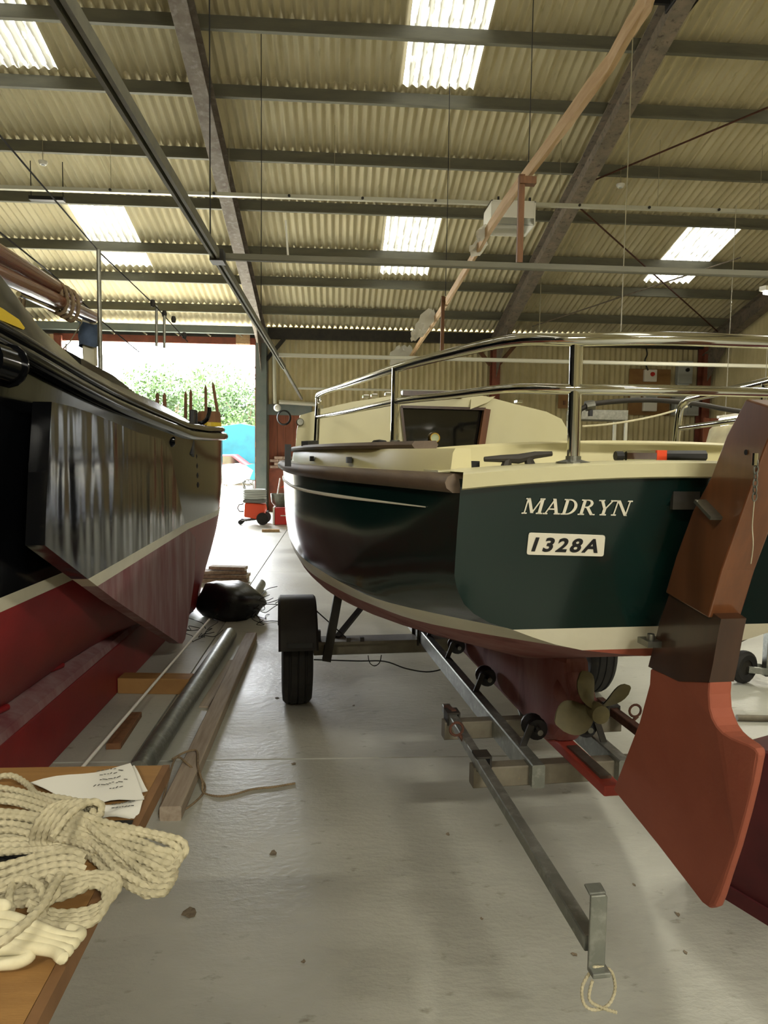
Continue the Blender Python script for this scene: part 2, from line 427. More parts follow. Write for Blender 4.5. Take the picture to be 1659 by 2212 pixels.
# door opening: jambs, lintel, head
dr = sroot('door_1', 'wide open doorway in the back wall')
MB().box((-2.06, 18.12, 0), (-1.93, 18.52, 4.28)).build('jamb', 'red_paint_steel', dr)
MB().box((-6.95, 18.2, 0), (-6.78, 18.52, 4.3)).build('jamb', 'red_paint_steel', dr)
MB().box((-7.0, 18.30, 4.19), (-1.9, 18.42, 4.46)).build('red_header', 'red_paint_steel', dr)
MB().box((-9.5, 18.05, 4.42), (-1.75, 18.2, 4.60)).build('lintel', 'blue_grey_steel', dr)
MB().box((-2.55, 18.26, 4.2), (-2.2, 18.3, 4.44)).build('header_patch', 'timber_pale', dr)
for k in range(6):
    x0 = -6.4+.78*k
    MB().beam((x0, 18.26, 4.45), (x0+.12, 18.2, 4.36), .03, .03).build('hanger', 'wire_pale', dr)
for z in (.35, .85, 1.25, 1.62, 2.1):
    MB().box((-2.05, 18.10, z), (-1.9, 18.13, z+.13)).build('jamb_patch', 'orange_patch', dr)
# gable wall on the right
wr = sroot('wall_right', 'corrugated gable wall')
def gable_mesh(y0, n_s, htop):
    return None
for k in range(10):
    yc = 18.62-PIT*(k+.5)
    mb = MB(); n = 42
    pr = [(-PIT/2+PIT*i/n, .026*math.cos(2*math.pi*7*i/n)) for i in range(n+1)]
    mb.grid([[V(d, y, 0) for y, d in pr], [V(d, y, roof_z(yc+y)+.0) for y, d in pr]])
    o = mb.build('wall_sheet', 'wall_cement', wr, smooth=40); o.location = (RIGHT_X+.06, yc, 0)
def gable(x): return [V(x, 9.6, 0), V(x, BACK_Y, 0), V(x, BACK_Y, rz-RS*(RIDGE_Y-BACK_Y)), V(x, RIDGE_Y, rz), V(x, 9.6, roof_z(9.6))]
MB().prism(gable(RIGHT_X+.05), (.06, 0, 0)).build('gable_panel', 'wall_cement', wr)
wl = struct(MB().prism([V(LEFT_X-.1, 18.6, 0), V(LEFT_X-.1, BACK_Y, 0), V(LEFT_X-.1, BACK_Y, rz-RS*(RIDGE_Y-BACK_Y)), V(LEFT_X-.1, RIDGE_Y, rz), V(LEFT_X-.1, 18.6, roof_z(18.6))], (.08, 0, 0)).build('wall_left', 'wall_cement'), 'corrugated gable wall')
wf = struct(MB().box((LEFT_X-.1, BACK_Y-.1, 0), (RIGHT_X+.1, BACK_Y, rz-RS*(RIDGE_Y-BACK_Y)+.05)).build('wall_front', 'wall_cement'), 'shed wall')
# wind bracing rods in the end bay
for n, (a, b) in enumerate((((1270, 395), (1659, 232)), ((1250, 447), (1550, 716)), ((1150, 705), (1600, 556)))):
    def onroof(px, py):
        d = fw+rt*((px-W/2)/F)-up*((py-H/2)/F); nrm = V(0, RS, 1); return CAM+d*((V(0, 0, 9.74-.27)-CAM).dot(nrm)/d.dot(nrm))
    struct(MB().tube([onroof(*a), onroof(*b)], .016, 6).build('trim_%d' % (n+6), 'rust' if n < 2 else 'frame_steel'), 'thin steel wind bracing rod under the roof')
# ------------------------------------------------------------------ suspended frame, timber rail, lights, wires
RX, RZ = -1.02, 3.10
fr = thing('hanging_rail', 'long grey slotted steel rail hung below the roof, running towards the door', 'rail', (RX, 2.2, RZ))
def rel(o, p): return Vector(p)-o.location
mb = MB(); a, b = V(0, 0, 0), V(0, 11.6, 0)
mb.beam(a+V(-.022, 0, .0), b+V(-.022, 0, 0), .022, .07); mb.beam(a+V(.022, 0, 0), b+V(.022, 0, 0), .022, .07); mb.beam(a+V(0, 0, .025), b+V(0, 0, .025), .03, .015)
mb.build('channel', 'purlin_steel', fr)
MB().beam(b, rel(fr, at(652, 862, Y=17.2)), .05, .05).build('end_piece', 'galvanised', fr)
MB().box((-.05, 3.92, -.05), (.06, 4.08, .045)).build('corner_clamp', 'dark_steel', fr)
# cross bars at three depths
for n, (Y, px, lab, w) in enumerate(((6.2, 472, 'grey steel cross bar hung from the roof in front of the green boat', .055),
                             (11.63, 594, 'grey cross bar hung high in front of the back wall, upper of two thin bars', .06),
                             (17.29, 640, 'thin grey cross bar close to the corrugated back wall, lower of two thin bars', .05))):
    z = RZ-.06 if n else RZ
    x1 = 5.2 if n == 0 else 8.6
    mb = MB(); mb.beam((0, 0, 0), (x1-RX, 0, 0), w, w, ch=w*.15)
    o = mb.build('cross_bar', 'purlin_steel' if n == 0 else 'light_trunk'); o.location = (RX+.075, Y, z); tag(o, lab, 'bar', 'bars of the hanging frame')
# timber plank rail
pp = [(1418, -60), (1400, 0), (1358, 62), (1320, 130), (1275, 190), (1232, 252), (1185, 312), (1130, 385), (1092, 440), (1058, 492), (1030, 540), (1003, 588), (955, 668), (905, 742), (882, 778)]
pts = [at(x, y, Z=3.94) for x, y in pp]
pr_ = thing('timber_rail', 'long rough pale wooden batten rail under the roof with posts and plastic scraps', 'batten', pts[0])
mb = MB(); rows = []
for i, p in enumerate(pts):
    q = p-pts[0]; wv = .012*math.sin(i*1.7)
    rows.append([q+V(-.02, 0, -.055+wv), q+V(.02, 0, -.06), q+V(.022, 0, .055+wv), q+V(-.02, 0, .05+wv)])
mb.grid(rows, closed=True); mb.f += [(0, 1, 2, 3), tuple(len(rows)*4-4+k for k in range(4))]; mb.m += [0, 0]
mb.build('batten', 'timber_pale', pr_)
for px, y0, y1, Y, w in ((1127, 378, 566, 6.2, .05), (957, 640, 752, 11.63, .055)):
    t0, t1 = at(px, y0, Y=Y), at(px, y1, Y=Y)
    MB().beam(rel(pr_, (t0.x, Y, RZ+(.03 if Y < 7 else -.03))), rel(pr_, (t0.x, Y, t0.z)), w, w*.9, (0, 1, 0)).build('post', 'timber_brown', pr_)
    MB().box((-.05, -.04, -.04), (.09, .04, .02)).build('cleat_block', 'timber_brown', pr_, loc=rel(pr_, (t0.x+.03, Y, t0.z-.04)))
for (x, y, s) in ((1048, 505, 1.0), (1038, 535, 1.2), (925, 690, 1.2), (915, 705, 1.1), (905, 720, .9), (870, 775, 1.5), (862, 770, 1.2)):
    p = at(x, y, Z=3.94); mb = MB(); d = p.y/1534
    sl = random.uniform(.3, .8); rows = [[V((i-2)*6*d*s*(.25+math.sin(math.pi*(j+.4)/6.8))+(3-j)*-4*sl*d*s+random.uniform(-2, 2)*d, random.uniform(-.03, .03), (j-3)*6*d*s+random.uniform(-3, 3)*d) for i in range(5)] for j in range(7)]
    mb.grid(rows); mb.build('plastic_scrap', 'plastic_white', pr_, smooth=True, loc=rel(pr_, p+V(-.03, -.02, 0)))
# lighting trunk
l0, l1 = at(-30, 404, Y=11.5), at(1700, 460, Y=11.5)
tr = thing('light_trunking', 'long thin pale lighting trunking hung on wires across the shed', 'trunking', l0)
MB().beam((0, 0, 0), l1-l0, .07, .055).build('trunk', 'light_trunk', tr)
for px in (240, 325, 463, 625, 783, 940, 1060, 1250, 1400, 1550):
    p = at(px, 404+(px+30)*56/1730, Y=11.5)-l0
    MB().lathe([(0, 0), (.022, 0), (.022, .02), (0, .02)], 8, Matrix.Translation(p+V(0, -.04, 0)) @ Matrix.Rotation(R(90), 4, 'X')).build('clip', 'dark_steel', tr)
for px in (0, 240, 495, 722, 970, 1208, 1420, 1640):
    p = at(px, 404+(px+30)*56/1730, Y=11.5)-l0
    MB().tube([p, V(p.x, p.y, roof_z(11.5)-.05-l0.z)], .004, 5).build('hanger_wire', 'wire_pale', tr)
# white box fixture
b0, b1 = at(1056, 490, Y=11.35), at(1152, 442, Y=11.35)
hx = thing('box_fixture', 'white metal box fixture with open front hung from the lighting trunking', 'fixture', (b0.x, 11.2, b0.z))
w, h = b1.x-b0.x, b1.z-b0.z
mb = MB(); mb.box((0, 0, 0), (.02, .6, h)); mb.box((w-.02, 0, 0), (w, .6, h)); mb.box((0, .58, 0), (w, .6, h)); mb.box((0, 0, h-.02), (w, .6, h))
mb.build('case', 'plastic_white', hx)
MB().prism([V(.02, .02, 0), V(w-.02, .02, 0), V(w-.09, .3, .10), V(.09, .3, .10)], (0, .005, .005)).build('louvre', 'plastic_grey', hx)
MB().prism([V(.02, .01, h*.3), V(w-.02, .01, h*.3), V(w-.02, .01, h-.02), V(.02, .01, h-.02)], (0, .01, 0)).build('front', 'plastic_white', hx)
for x in (.12, w-.08): MB().box((x-.015, .05, h), (x+.015, .09, h+.07)).build('bracket', 'dark_steel', hx)
# floodlight on the rafter near the ridge
fp = at(1452, 6, Y=8.9)-V(0, 0, .03)
fl_ = thing('floodlight', 'black floodlight on a bracket fixed to the steel rafter near the roof ridge', 'floodlight', fp)
MB().box((-.05, -.2, -.05), (.22, .1, .12)).build('housing', 'rubber_black', fl_, bevel=.015)
MB().box((-.36, -.06, -.02), (-.05, -.02, .03)).build('bracket', 'rubber_black', fl_)
MB().prism([V(.24, -.2, -.03), V(.24, .1, -.03), V(.28, .12, .14), V(.28, -.2, .14)], (.012, 0, 0)).build('visor', 'dark_steel', fl_)
# small detectors and black fixture under the purlins
for px, py, lab in ((93, 356, 'small round white smoke detector under a purlin above the black boat'), (1340, 405, 'small round white smoke detector under a purlin beside the dark rafter')):
    p = at(px, py, Y=12.1)
    d = thing('smoke_detector', lab, 'detector', p); MB().lathe([(0, 0), (.05, .0), (.07, .03), (.07, .055), (0, .055)], 16).build('housing', 'plastic_white', d, smooth=True)
    MB().lathe([(.0, -.012), (.025, -.012), (.03, .002)], 12).build('sensor', 'plastic_grey', d)
    MB().tube([V(0, 0, .05), V(0, .0, roof_z(12.1)-.05-p.z)], .006, 5).build('stem', 'wire_pale', d)
p = at(102, 430, Y=12.6)
d = thing('hanging_fixture', 'small flat black fixture hung on wires beneath the roof sheets', 'fixture', p)
MB().box((-.28, -.06, -.03), (.28, .06, .03)).build('body', 'rubber_black', d)
for x in (-.26, .26): MB().tube([V(x, 0, .03), V(x, 0, roof_z(12.6)-.05-p.z)], .008, 5).build('wire', 'wire_dark', d)
# plumb wires and cords hanging from the roof
WIRES = [(453, 300, 6.2, RZ+.04, 'wire_dark', .006, 'dark hanging wire holding the corner of the hanging rail'),
         (564, 300, 9.8, at(574, 690, Y=9.8).z, 'wire_dark', .006, 'thin dark cord hanging from a purlin beside the rusty rafter'),
         (967, 400, 10.6, at(958, 640, Y=10.6).z, 'wire_dark', .006, 'thin dark cord hanging above the wooden batten rail'),
         (1146, 200, 9.0, at(1143, 350, Y=9.0).z, 'wire_dark', .006, 'thin dark cord hanging down to the middle of the wooden batten rail'),
         (1350, 500, 8.2, at(1338, 730, Y=8.2).z, 'wire_pale', .006, 'thin pale cord hanging across the roof bracing above the steel guard rail'),
         (1166, 680, 15.0, at(1168, 735, Y=15.0).z, 'wire_pale', .009, 'thin pale cord hanging near the foot of the dark rafter')]
for px, py, Y, zb, m, r, lab in WIRES:
    p = at(px, py, Y=Y); zt = roof_z(Y)-.05
    o = MB().tube([V(0, 0, 0), V(.004, 0, (zt-zb)/2), V(0, 0, zt-zb)], r, 5).build('hanging_wire', m, ce); o.location = (p.x, Y, zb); o['label'] = lab
p = at(622, 552, Y=6.2)
o = MB().tube([V(0, 0, 0), at(617, 476, Y=6.2)-p], .009, 6).build('hanging_stick', 'plastic_white'); o.location = p; tag(o, 'short thin white stick standing up from the grey cross bar', 'stick')
# wall fittings on the right part of the back wall
def wallbox(name, lab, cat, x0, y0, x1, y1, m, dep=.12, Y=18.4):
    a, b = at(x0, y1, Y=Y-dep), at(x1, y0, Y=Y-dep)
    t = thing(name, lab, cat, (a.x, Y, a.z)); w, h = b.x-a.x, b.z-a.z
    MB().box((0, -dep, 0), (w, 0.02, h)).build('case', m, t, bevel=.012); return t, w, h, dep
t, w, h, dp = wallbox('meter_board', 'plywood board with white meters on the corrugated back wall', 'board', 1356, 798, 1450, 896, 'plywood', .03)
MB().box((w*.33, -.12, h*.72), (w*.63, -dp, h*.98)).build('switch_box', 'plastic_white', t, bevel=.01)
MB().lathe([(0, 0), (.06, 0), (.05, .04), (0, .04)], 12, Matrix.Translation((w*.52, -.12, h*.88)) @ Matrix.Rotation(R(90), 4, 'X')).build('red_button', 'red_plastic', t)
MB().box((w*.03, -.11, h*.30), (w*.27, -dp, h*.48)).build('meter', 'plastic_white', t, bevel=.02)
MB().box((w*.33, -.14, h*.08), (w*.66, -dp, h*.50)).build('meter', 'plastic_white', t, bevel=.02)
MB().box((w*.38, -.15, h*.30), (w*.61, -.14, h*.44)).build('meter_window', 'plastic_grey', t)
t, w, h, dp = wallbox('isolator_box', 'narrow light grey electrical isolator box high on the back wall', 'switch box', 1464, 780, 1498, 828, 'plastic_grey', .15)
MB().lathe([(0, 0), (.05, 0), (.05, .05), (0, .05)], 12, Matrix.Translation((w*.6, -dp, h*.6)) @ Matrix.Rotation(R(90), 4, 'X')).build('knob', 'rubber_black', t)
MB().box((.02, -.1, -.12), (w-.06, 0, 0)).build('trunk', 'plastic_grey', t)
t, w, h, dp = wallbox('fuse_cabinet', 'light grey fuse cabinet with two doors below the isolator box', 'cabinet', 1457, 842, 1512, 897, 'plastic_grey', .2)
for x0, x1 in ((.03, w*.48), (w*.52, w-.03)): MB().box((x0, -dp-.015, .03), (x1, -dp, h-.03)).build('door', 'plastic_grey', t)
MB().box((w*.62, -dp-.035, h*.3), (w*.66, -dp-.015, h*.42)).build('handle', 'rubber_black', t)
t, w, h, dp = wallbox('plywood_panel', 'small orange plywood panel on the corrugated wall behind the guard rail post', 'panel', 1206, 846, 1232, 882, 'plywood', .03)
MB().box((w*.4, -dp-.05, h*.2), (w*.6, -dp, h*.45)).build('socket', 'timber_brown', t)
o = MB().tube(catmull([at(1400, 800, Y=18.25), at(1393, 780, Y=18.3), at(1398, 765, Y=18.3), at(1394, 745, Y=18.3)], 5), .02, 6).build('power_cable', 'wire_dark'); tag(o, 'black power cable rising from the meter board up the wall', 'cable')
# white pipes beside the door
mb = MB(); mb.tube([at(592, 752, Y=18.0), at(594, 872, Y=18.0)], .045, 8); 
o = mb.build('down_pipe', 'light_trunk', smooth=True); tag(o, 'pale vertical pipe beside the doorway column', 'pipe')
o = MB().tube([at(603, 868, Y=17.9), at(690, 874, Y=17.9)], .05, 8).build('cross_pipe', 'light_trunk', smooth=True); tag(o, 'short pale horizontal pipe behind the green boat cabin', 'pipe')
p = at(599, 881, Y=17.7)
o = MB().lathe([(0, -.09), (.06, -.07), (.09, 0), (.06, .07), (0, .09)], 14, Matrix.Rotation(R(90), 4, 'X')).build('round_cap', 'plastic_white', smooth=True); o.location = p; tag(o, 'round white cap at the foot of the pipe beside the doorway', 'cap')
p = at(613, 902, Y=17.7); mb = MB()
for k in range(3): mb.tube([p*0+V((.15+.01*k)*math.cos(a*.3), .03*k, (.16+.01*k)*math.sin(a*.3)) for a in range(21)], .013, 6, closed=True)
o = mb.build('cable_coil', 'rubber_black', smooth=True); o.location = p; tag(o, 'small black cable coil hung on the red boards beside the doorway', 'cable coil')
# strip lamps behind the photographer, and others to the right
def batten_lamp(loc, lab, rzz, power):
    t = thing('batten_lamp', lab, 'lamp', loc, rzz)
    MB().box((-.75, -.05, .0), (.75, .05, .06)).build('housing', 'plastic_white', t)
    MB().tube([V(-.72, 0, -.03), V(.72, 0, -.03)], .018, 10).build('tube', 'tube_on', t)
    for x in (-.5, .5): MB().tube([V(x, 0, .06), V(x, 0, .5)], .006, 5).build('hanger', 'wire_dark', t)
    l = bpy.data.lights.new('batten_light', 'AREA'); l.shape = 'RECTANGLE'; l.size = 1.4; l.size_y = .12; l.energy = power; l.color = (1, .95, .82)
    o = bpy.data.objects.new('batten_light', l); COL.objects.link(o); o.parent = t; o.location = (0, 0, -.06)
    return t, o
t, o = batten_lamp((1.9, -3.6, 3.9), 'white fluorescent batten lamp behind the photographer', 0, LAMP); o.rotation_euler = (R(40), 0, 0)
t, o = batten_lamp((-2.6, -2.4, 4.6), 'white fluorescent batten lamp behind the black boat', 0, LAMP*.4); o.rotation_euler = (R(32), 0, 0)
t, o = batten_lamp((6.3, 9.5, 3.7), 'white fluorescent batten lamp added to brighten the right side and back wall', R(20), LAMP*.5)  # extra lamp put in to brighten the right side and wall
t, o = batten_lamp((3.5, 3.5, 4.6), 'white fluorescent batten lamp above the space right of the green boat', R(80), LAMP*.35)
# ------------------------------------------------------------------ green boat (local x = to starboard, y = forward, z = up)
BO = V(.67, 4.2, 0); BT = R(5.0)
FWD = V(-math.sin(BT), math.cos(BT), 0); STB = V(math.cos(BT), math.sin(BT), 0)
def loc_(p): q = p-BO; return V(q.dot(STB), q.dot(FWD), q.z)
def bray(px, py): return fw+rt*((px-W/2)/F)-up*((py-H/2)/F)
def on_b(px, py, b=0): d = bray(px, py); return loc_(CAM+d*((BO+STB*b-CAM).dot(STB)/d.dot(STB)))
def on_s(px, py, s): d = bray(px, py); return loc_(CAM+d*((BO+FWD*s-CAM).dot(FWD)/d.dot(FWD)))
RAKE = -.46
def ts(z): return -2.34+RAKE*(z-.95)
def on_t(px, py, out=0.0):
    d = bray(px, py); n = FWD-V(0, 0, 1)*RAKE; p0 = BO+FWD*(-2.34-out)+V(0, 0, .95); return loc_(CAM+d*((p0-CAM).dot(n)/d.dot(n)))
boat = thing('sailing_boat', 'dark green sailing boat with cream deck and steel guard rail on a trailer, registration 1328A', 'boat', BO, BT)
ST = [(None, [(.905, .012), (.93, .20), (.96, .31), (1.0, .41), (1.022, .476), (1.078, .552), (1.16, .589), (1.27, .598), (1.40, .606)]),
      (-2.0, [(.81, .03), (.85, .27), (.92, .52), (1.0, .68), (1.1, .735), (1.2, .755), (1.40, .765)]),
      (-1.7, [(.72, .04), (.75, .22), (.85, .525), (.93, .69), (1.0, .78), (1.15, .825), (1.40, .845)]),
      (-1.4, [(.64, .045), (.75, .38), (.85, .69), (.93, .785), (1.0, .845), (1.15, .885), (1.40, .90)]),
      (-1.0, [(.57, .05), (.65, .35), (.75, .62), (.85, .795), (1.0, .91), (1.15, .94), (1.40, .95)]),
      (-.5, [(.52, .05), (.65, .5), (.75, .75), (.85, .86), (1.0, .94), (1.15, .962), (1.39, .97)]),
      (0, [(.5, .05), (.65, .55), (.75, .78), (.85, .88), (1.0, .948), (1.15, .97), (1.39, .98)]),
      (.8, [(.5, .05), (.65, .45), (.75, .70), (.85, .82), (1.0, .90), (1.15, .935), (1.40, .96)]),
      (1.6, [(.53, .05), (.65, .25), (.75, .42), (.85, .55), (1.0, .68), (1.15, .76), (1.43, .84)]),
      (2.2, [(.6, .04), (.66, .08), (.75, .16), (.85, .26), (1.0, .36), (1.15, .45), (1.46, .57)]),
      (2.6, [(.7, .025), (.75, .04), (.85, .08), (1.0, .13), (1.15, .18), (1.48, .28)]),
      (2.85, [(.88, .012), (.93, .015), (1.0, .018), (1.15, .02), (1.5, .03)])]
def hermite(tab, z):
    n = len(tab)
    if z <= tab[0][0]: return tab[0][1]
    for i in range(n-1):
        z0, h0 = tab[i]; z1, h1 = tab[i+1]
        if z <= z1+1e-9:
            def slope_(k):
                if k <= 0: return (tab[1][1]-tab[0][1])/(tab[1][0]-tab[0][0])
                if k >= n-1: return (tab[-1][1]-tab[-2][1])/(tab[-1][0]-tab[-2][0])
                a = (tab[k][1]-tab[k-1][1])/(tab[k][0]-tab[k-1][0]); b = (tab[k+1][1]-tab[k][1])/(tab[k+1][0]-tab[k][0])
                return 0 if a*b <= 0 else 2*a*b/(a+b)
            d = z1-z0; t = (z-z0)/d; m0, m1 = slope_(i)*d, slope_(i+1)*d
            return h0*(2*t**3-3*t*t+1)+m0*(t**3-2*t*t+t)+h1*(-2*t**3+3*t*t)+m1*(t**3-t*t)
    return tab[-1][1]
FR = [('b', t) for t in (0, .04, .1, .2, .32, .46, .62, .8)]+[('w', t) for t in (0, .5)]+[('g', t) for t in (0, .06, .14, .24, .36, .5, .65, .82, 1)]
def section(tab):
    zb, zt = tab[0][0], tab[-1][0]; out = []
    for k, t in FR:
        z = zb+(.93-zb)*t if k == 'b' else .93+.07*t if k == 'w' else 1.0+(zt-1.0)*t
        out.append((z, hermite(tab, z)))
    return out
SEC = []
for s, tab in ST: SEC.append([V(h, ts(z) if s is None else s, z) for z, h in section(tab)])
LONG = [catmull([sec[j] for sec in SEC], 5) for j in range(len(FR))]        # one smooth line per level
def hull_at(s, z):
    best = None
    for j in range(len(LONG)-1):
        for L0, L1 in ((LONG[j], LONG[j+1]),):
            def atS(L):
                if s <= L[0].y: return L[0]
                for a, b in zip(L, L[1:]):
                    if a.y <= s <= b.y or b.y <= s <= a.y:
                        t = (s-a.y)/(b.y-a.y) if abs(b.y-a.y) > 1e-9 else 0
                        return a.lerp(b, t)
                return None
            a, b = atS(L0), atS(L1)
            if a and b and a.z-1e-6 <= z <= b.z+1e-6: return a.x+(b.x-a.x)*((z-a.z)/max(b.z-a.z, 1e-6))
    return LONG[-1][len(LONG[-1])//2].x
def hull_mesh():
    mb = MB(); n = len(LONG[0])
    for sx in (-1, 1):
        for j in range(len(FR)-1):
            k = FR[j][0]; mb.cur = 0 if k == 'b' else 1 if k == 'w' else 2
            rows = [[V(sx*p.x, p.y, p.z) for p in LONG[j]], [V(sx*p.x, p.y, p.z) for p in LONG[j+1]]]
            mb.grid(rows)
    me = mb.mesh('hull', ['antifoul_rust', 'stripe_white', 'green_gloss'], smooth=False)
    bm = bmesh.new(); bm.from_mesh(me); bmesh.ops.remove_doubles(bm, verts=bm.verts, dist=1e-5); bmesh.ops.recalc_face_normals(bm, faces=bm.faces); bm.to_mesh(me); bm.free()
    for p in me.polygons: p.use_smooth = True
    return me
inst(hull_mesh(), 'hull', boat)
# transom: raked plane with crowned top
def tlev(z): return hermite(ST[0][1], min(z, 1.40))
mb = MB(); zs = [.905, .915, .93, .95, .975, 1.0, 1.022, 1.05, 1.078, 1.12, 1.16, 1.27, 1.34]
def trow(z, crown=0.0):
    h = tlev(z)*1.004+.002; return [V(h*(k/8-1), ts(z-crown*((k/8-1)**2))-.002, z-crown*((k/8-1)**2)) for k in range(17)]
rows = [trow(z) for z in zs]+[trow(1.411, .03)]
for i in range(len(rows)-1):
    z = zs[i]; mb.cur = 0 if z < .93-1e-6 else 1 if z < 1.0-1e-6 else 2; mb.grid(rows[i:i+2])
tran = mb.build('transom', ['rudder_red', 'stripe_white', 'green_gloss'], boat)
# cream cap over the transom and aft deck
mb = MB()
def cap_row(dz, ds, hw): return [V(hw*(k/8-1), ts(1.41)+ds, dz-.033*((k/8-1)**2)) for k in range(17)]
mb.grid([cap_row(1.408, -.006, .612), cap_row(1.412, -.022, .615), cap_row(1.444, -.032, .616), cap_row(1.449, -.02, .612), cap_row(1.45, .10, .645)])
mb.build('transom_cap', 'cream', boat, smooth=35)
# side decks, coamings, cockpit well
def edge(s, z=1.39): return hull_at(s, z)
SS = [-2.45, -2.3, -2.1, -1.9, -1.7, -1.45, -1.2, -.9, -.6, -.3, 0, .3, .7, 1.1, 1.5, 1.9, 2.3, 2.6]
for sx, nm in ((-1, 'side_deck'), (1, 'side_deck')):
    mb = MB(); mb.grid([[V(sx*edge(s), s, 1.40), V(sx*(edge(s)-.03), s, 1.412), V(sx*max(edge(s)-.34, 0), s, 1.42)] for s in SS]); mb.build(nm, 'cream', boat, smooth=True)
    cs = [s for s in SS if s <= 1.15]
    mb = MB(); rows = []
    for s in cs:
        e = edge(s)-(.055 if s > -2.0 else .02)
        rows.append([V(sx*e, s, 1.405), V(sx*(e-.006), s, 1.46), V(sx*(e-.012), s, 1.471), V(sx*(e-.05), s, 1.471), V(sx*(e-.055), s, 1.40), V(sx*(e-.06), s, 1.05 if s > -1.8 else 1.395)])
    mb.grid(rows); mb.f += [tuple(range(6))]; mb.m += [0]; mb.build('coaming', 'cream_inner', boat, smooth=40)
    # wooden capping
    pc = [s for s in catmull([V(s, 0, 0) for s in (-2.22, -1.6, -1, -.4, .2, .7, 1.1)], 4)]
    rows = []
    for i, q in enumerate(pc):
        s = q.x; e = edge(s)-.045; w = .085 if 0 < i else .06
        rows.append([V(sx*e, s, 1.472), V(sx*(e+.008), s, 1.482), V(sx*e, s, 1.492), V(sx*(e-w), s, 1.494), V(sx*(e-w-.006), s, 1.482), V(sx*(e-w), s, 1.471)])
    mb = MB(); mb.grid(rows, closed=True); mb.f += [tuple(range(6)), tuple(len(rows)*6-6+k for k in range(6))]; mb.m += [0, 0]
    mb.build('coaming_cap', 'teak_dark', boat, smooth=50)
    # rubbing strake
    sp = [-2.53, -2.3, -2.0, -1.7, -1.4, -1.0, -.5, 0, .5, 1.0, 1.5, 2.0, 2.4, 2.8]
    rows = []
    for q in catmull([V(s, 0, 0) for s in sp], 4):
        s = q.x; e = hull_at(max(s, -2.52), 1.385)
        prof = [(-.01, -.024), (.014, -.024), (.029, -.013), (.033, 0), (.027, .013), (.012, .021), (-.01, .021)]
        rows.append([V(sx*(e+dx), s, 1.391+dz) for dx, dz in prof])
    mb = MB(); mb.grid(rows, closed=True); mb.f += [tuple(range(7)), tuple(len(rows)*7-7+k for k in range(7))]; mb.m += [0, 0]
    mb.build('rubbing_strake', 'teak_dark', boat, smooth=50)
    # white cove line
    cl = [V(sx*(hull_at(s, 1.322-.012*min(1, s+2.36))+.003), s, 1.322-.012*min(1, s+2.36)) for s in [-2.36+.1*k for k in range(40)]]
    n = len(cl); mb = MB(); mb.tube(cl, .006, 6, rad=[.0015+.0045*min(1, k/6) for k in range(n)]); mb.build('cove_line', 'letter_white', boat, smooth=True)
    for s in (-2.25, -1.75, -1.2):
        e = edge(s)-.05
        MB().box((-.008, -.02, -.01), (.008, .02, .01)).build('drain_slot', 'rubber_black', boat, loc=(sx*(e+.003), s, 1.435))
MB().box((-.52, -1.85, .98), (.52, .2, 1.0)).build('cockpit_sole', 'cream_inner', boat)
# aft deck inside the cap
MB().prism([V(-.64, -2.44, 1.405), V(.64, -2.44, 1.405), V(.66, -2.2, 1.405), V(-.66, -2.2, 1.405)], (0, 0, .012)).build('aft_deck', 'cream', boat)
mb = MB(); rows = []
for i in range(25):
    t = i/12-1; b_ = .66*t; s_ = -2.20-.10*(1-t*t); zt = 1.468+.034*(1-abs(t)**2.2)
    rows.append([V(b_, s_, 1.40), V(b_, s_, zt-.006), V(b_, s_+.006, zt), V(b_, s_+.03, zt), V(b_, s_+.036, zt-.006), V(b_, s_+.036, 1.38)])
mb.grid(rows); mb.build('aft_coaming', 'cream_inner', boat, smooth=40)
# cabin
KB = .20
out = [(637, 985), (641, 930), (648, 897), (700, 882), (760, 868), (880, 850), (960, 846), (1050, 856), (1110, 872), (1180, 889), (1213, 905), (1230, 935), (1238, 985)]
O3 = [on_s(x, y, KB) for x, y in out]
op = [on_s(*q, KB) for q in ((877, 985), (865, 879), (1046, 884), (1030, 985))]
mb = MB()
mb.prism([O3[0], O3[1], O3[2], O3[3], O3[4], O3[5], op[1], op[0]], (0, .03, 0)); mb.prism([op[3], op[2], O3[7], O3[8], O3[9], O3[10], O3[11], O3[12]], (0, .03, 0))
mb.prism([op[1], O3[5], O3[6], O3[7], op[2]], (0, .03, 0)); mb.build('cabin_bulkhead', 'cream', boat)
mb = MB(); rows = []
for q, kw, dz in ((.23, 1.0, 0), (.9, .97, .02), (1.5, .78, -.02), (1.95, .55, -.10), (2.05, .5, -.2)):
    rows.append([V(p.x*kw, q, (1.42+(p.z-1.42)*(1 if q < 1.6 else .55 if q < 2 else .1))+(dz if p.z > 1.5 else 0)) for p in O3])
mb.grid(rows); mb.build('cabin_top', 'cream', boat, smooth=50)
for a, b, w_ in ((op[0], op[1], .014), (op[1], op[2], .016), (op[2]+V(.012, 0, 0), op[3]+V(.012, 0, 0), .04)): MB().beam(a+V(0, -.012, 0), b+V(0, -.012, 0), w_, .045, (0, 1, 0)).build('hatch_frame', 'varnish' if w_ > .03 else 'varnish_dark', boat)
MB().prism([V(p.x, KB+.025, p.z) for p in op], (0, .01, 0)).build('hatch_board', 'dark_glass', boat)
pc = on_s(939, 946, KB); m = Matrix.Translation(pc+V(0, .0, 0)) @ Matrix.Rotation(R(90), 4, 'X')
hb = MB().lathe([(.026, -.03), (.034, -.02), (.036, .0), (.03, .012), (.026, .012), (.026, -.03)], 20, m); hb.build('porthole_ring', 'brass', boat, smooth=True)
MB().lathe([(0, .004), (.027, .004)], 20, m).build('porthole_glass', 'glass_pale', boat)
s0, s1 = on_s(868, 850, KB-.02), on_s(1000, 852, KB-.02)
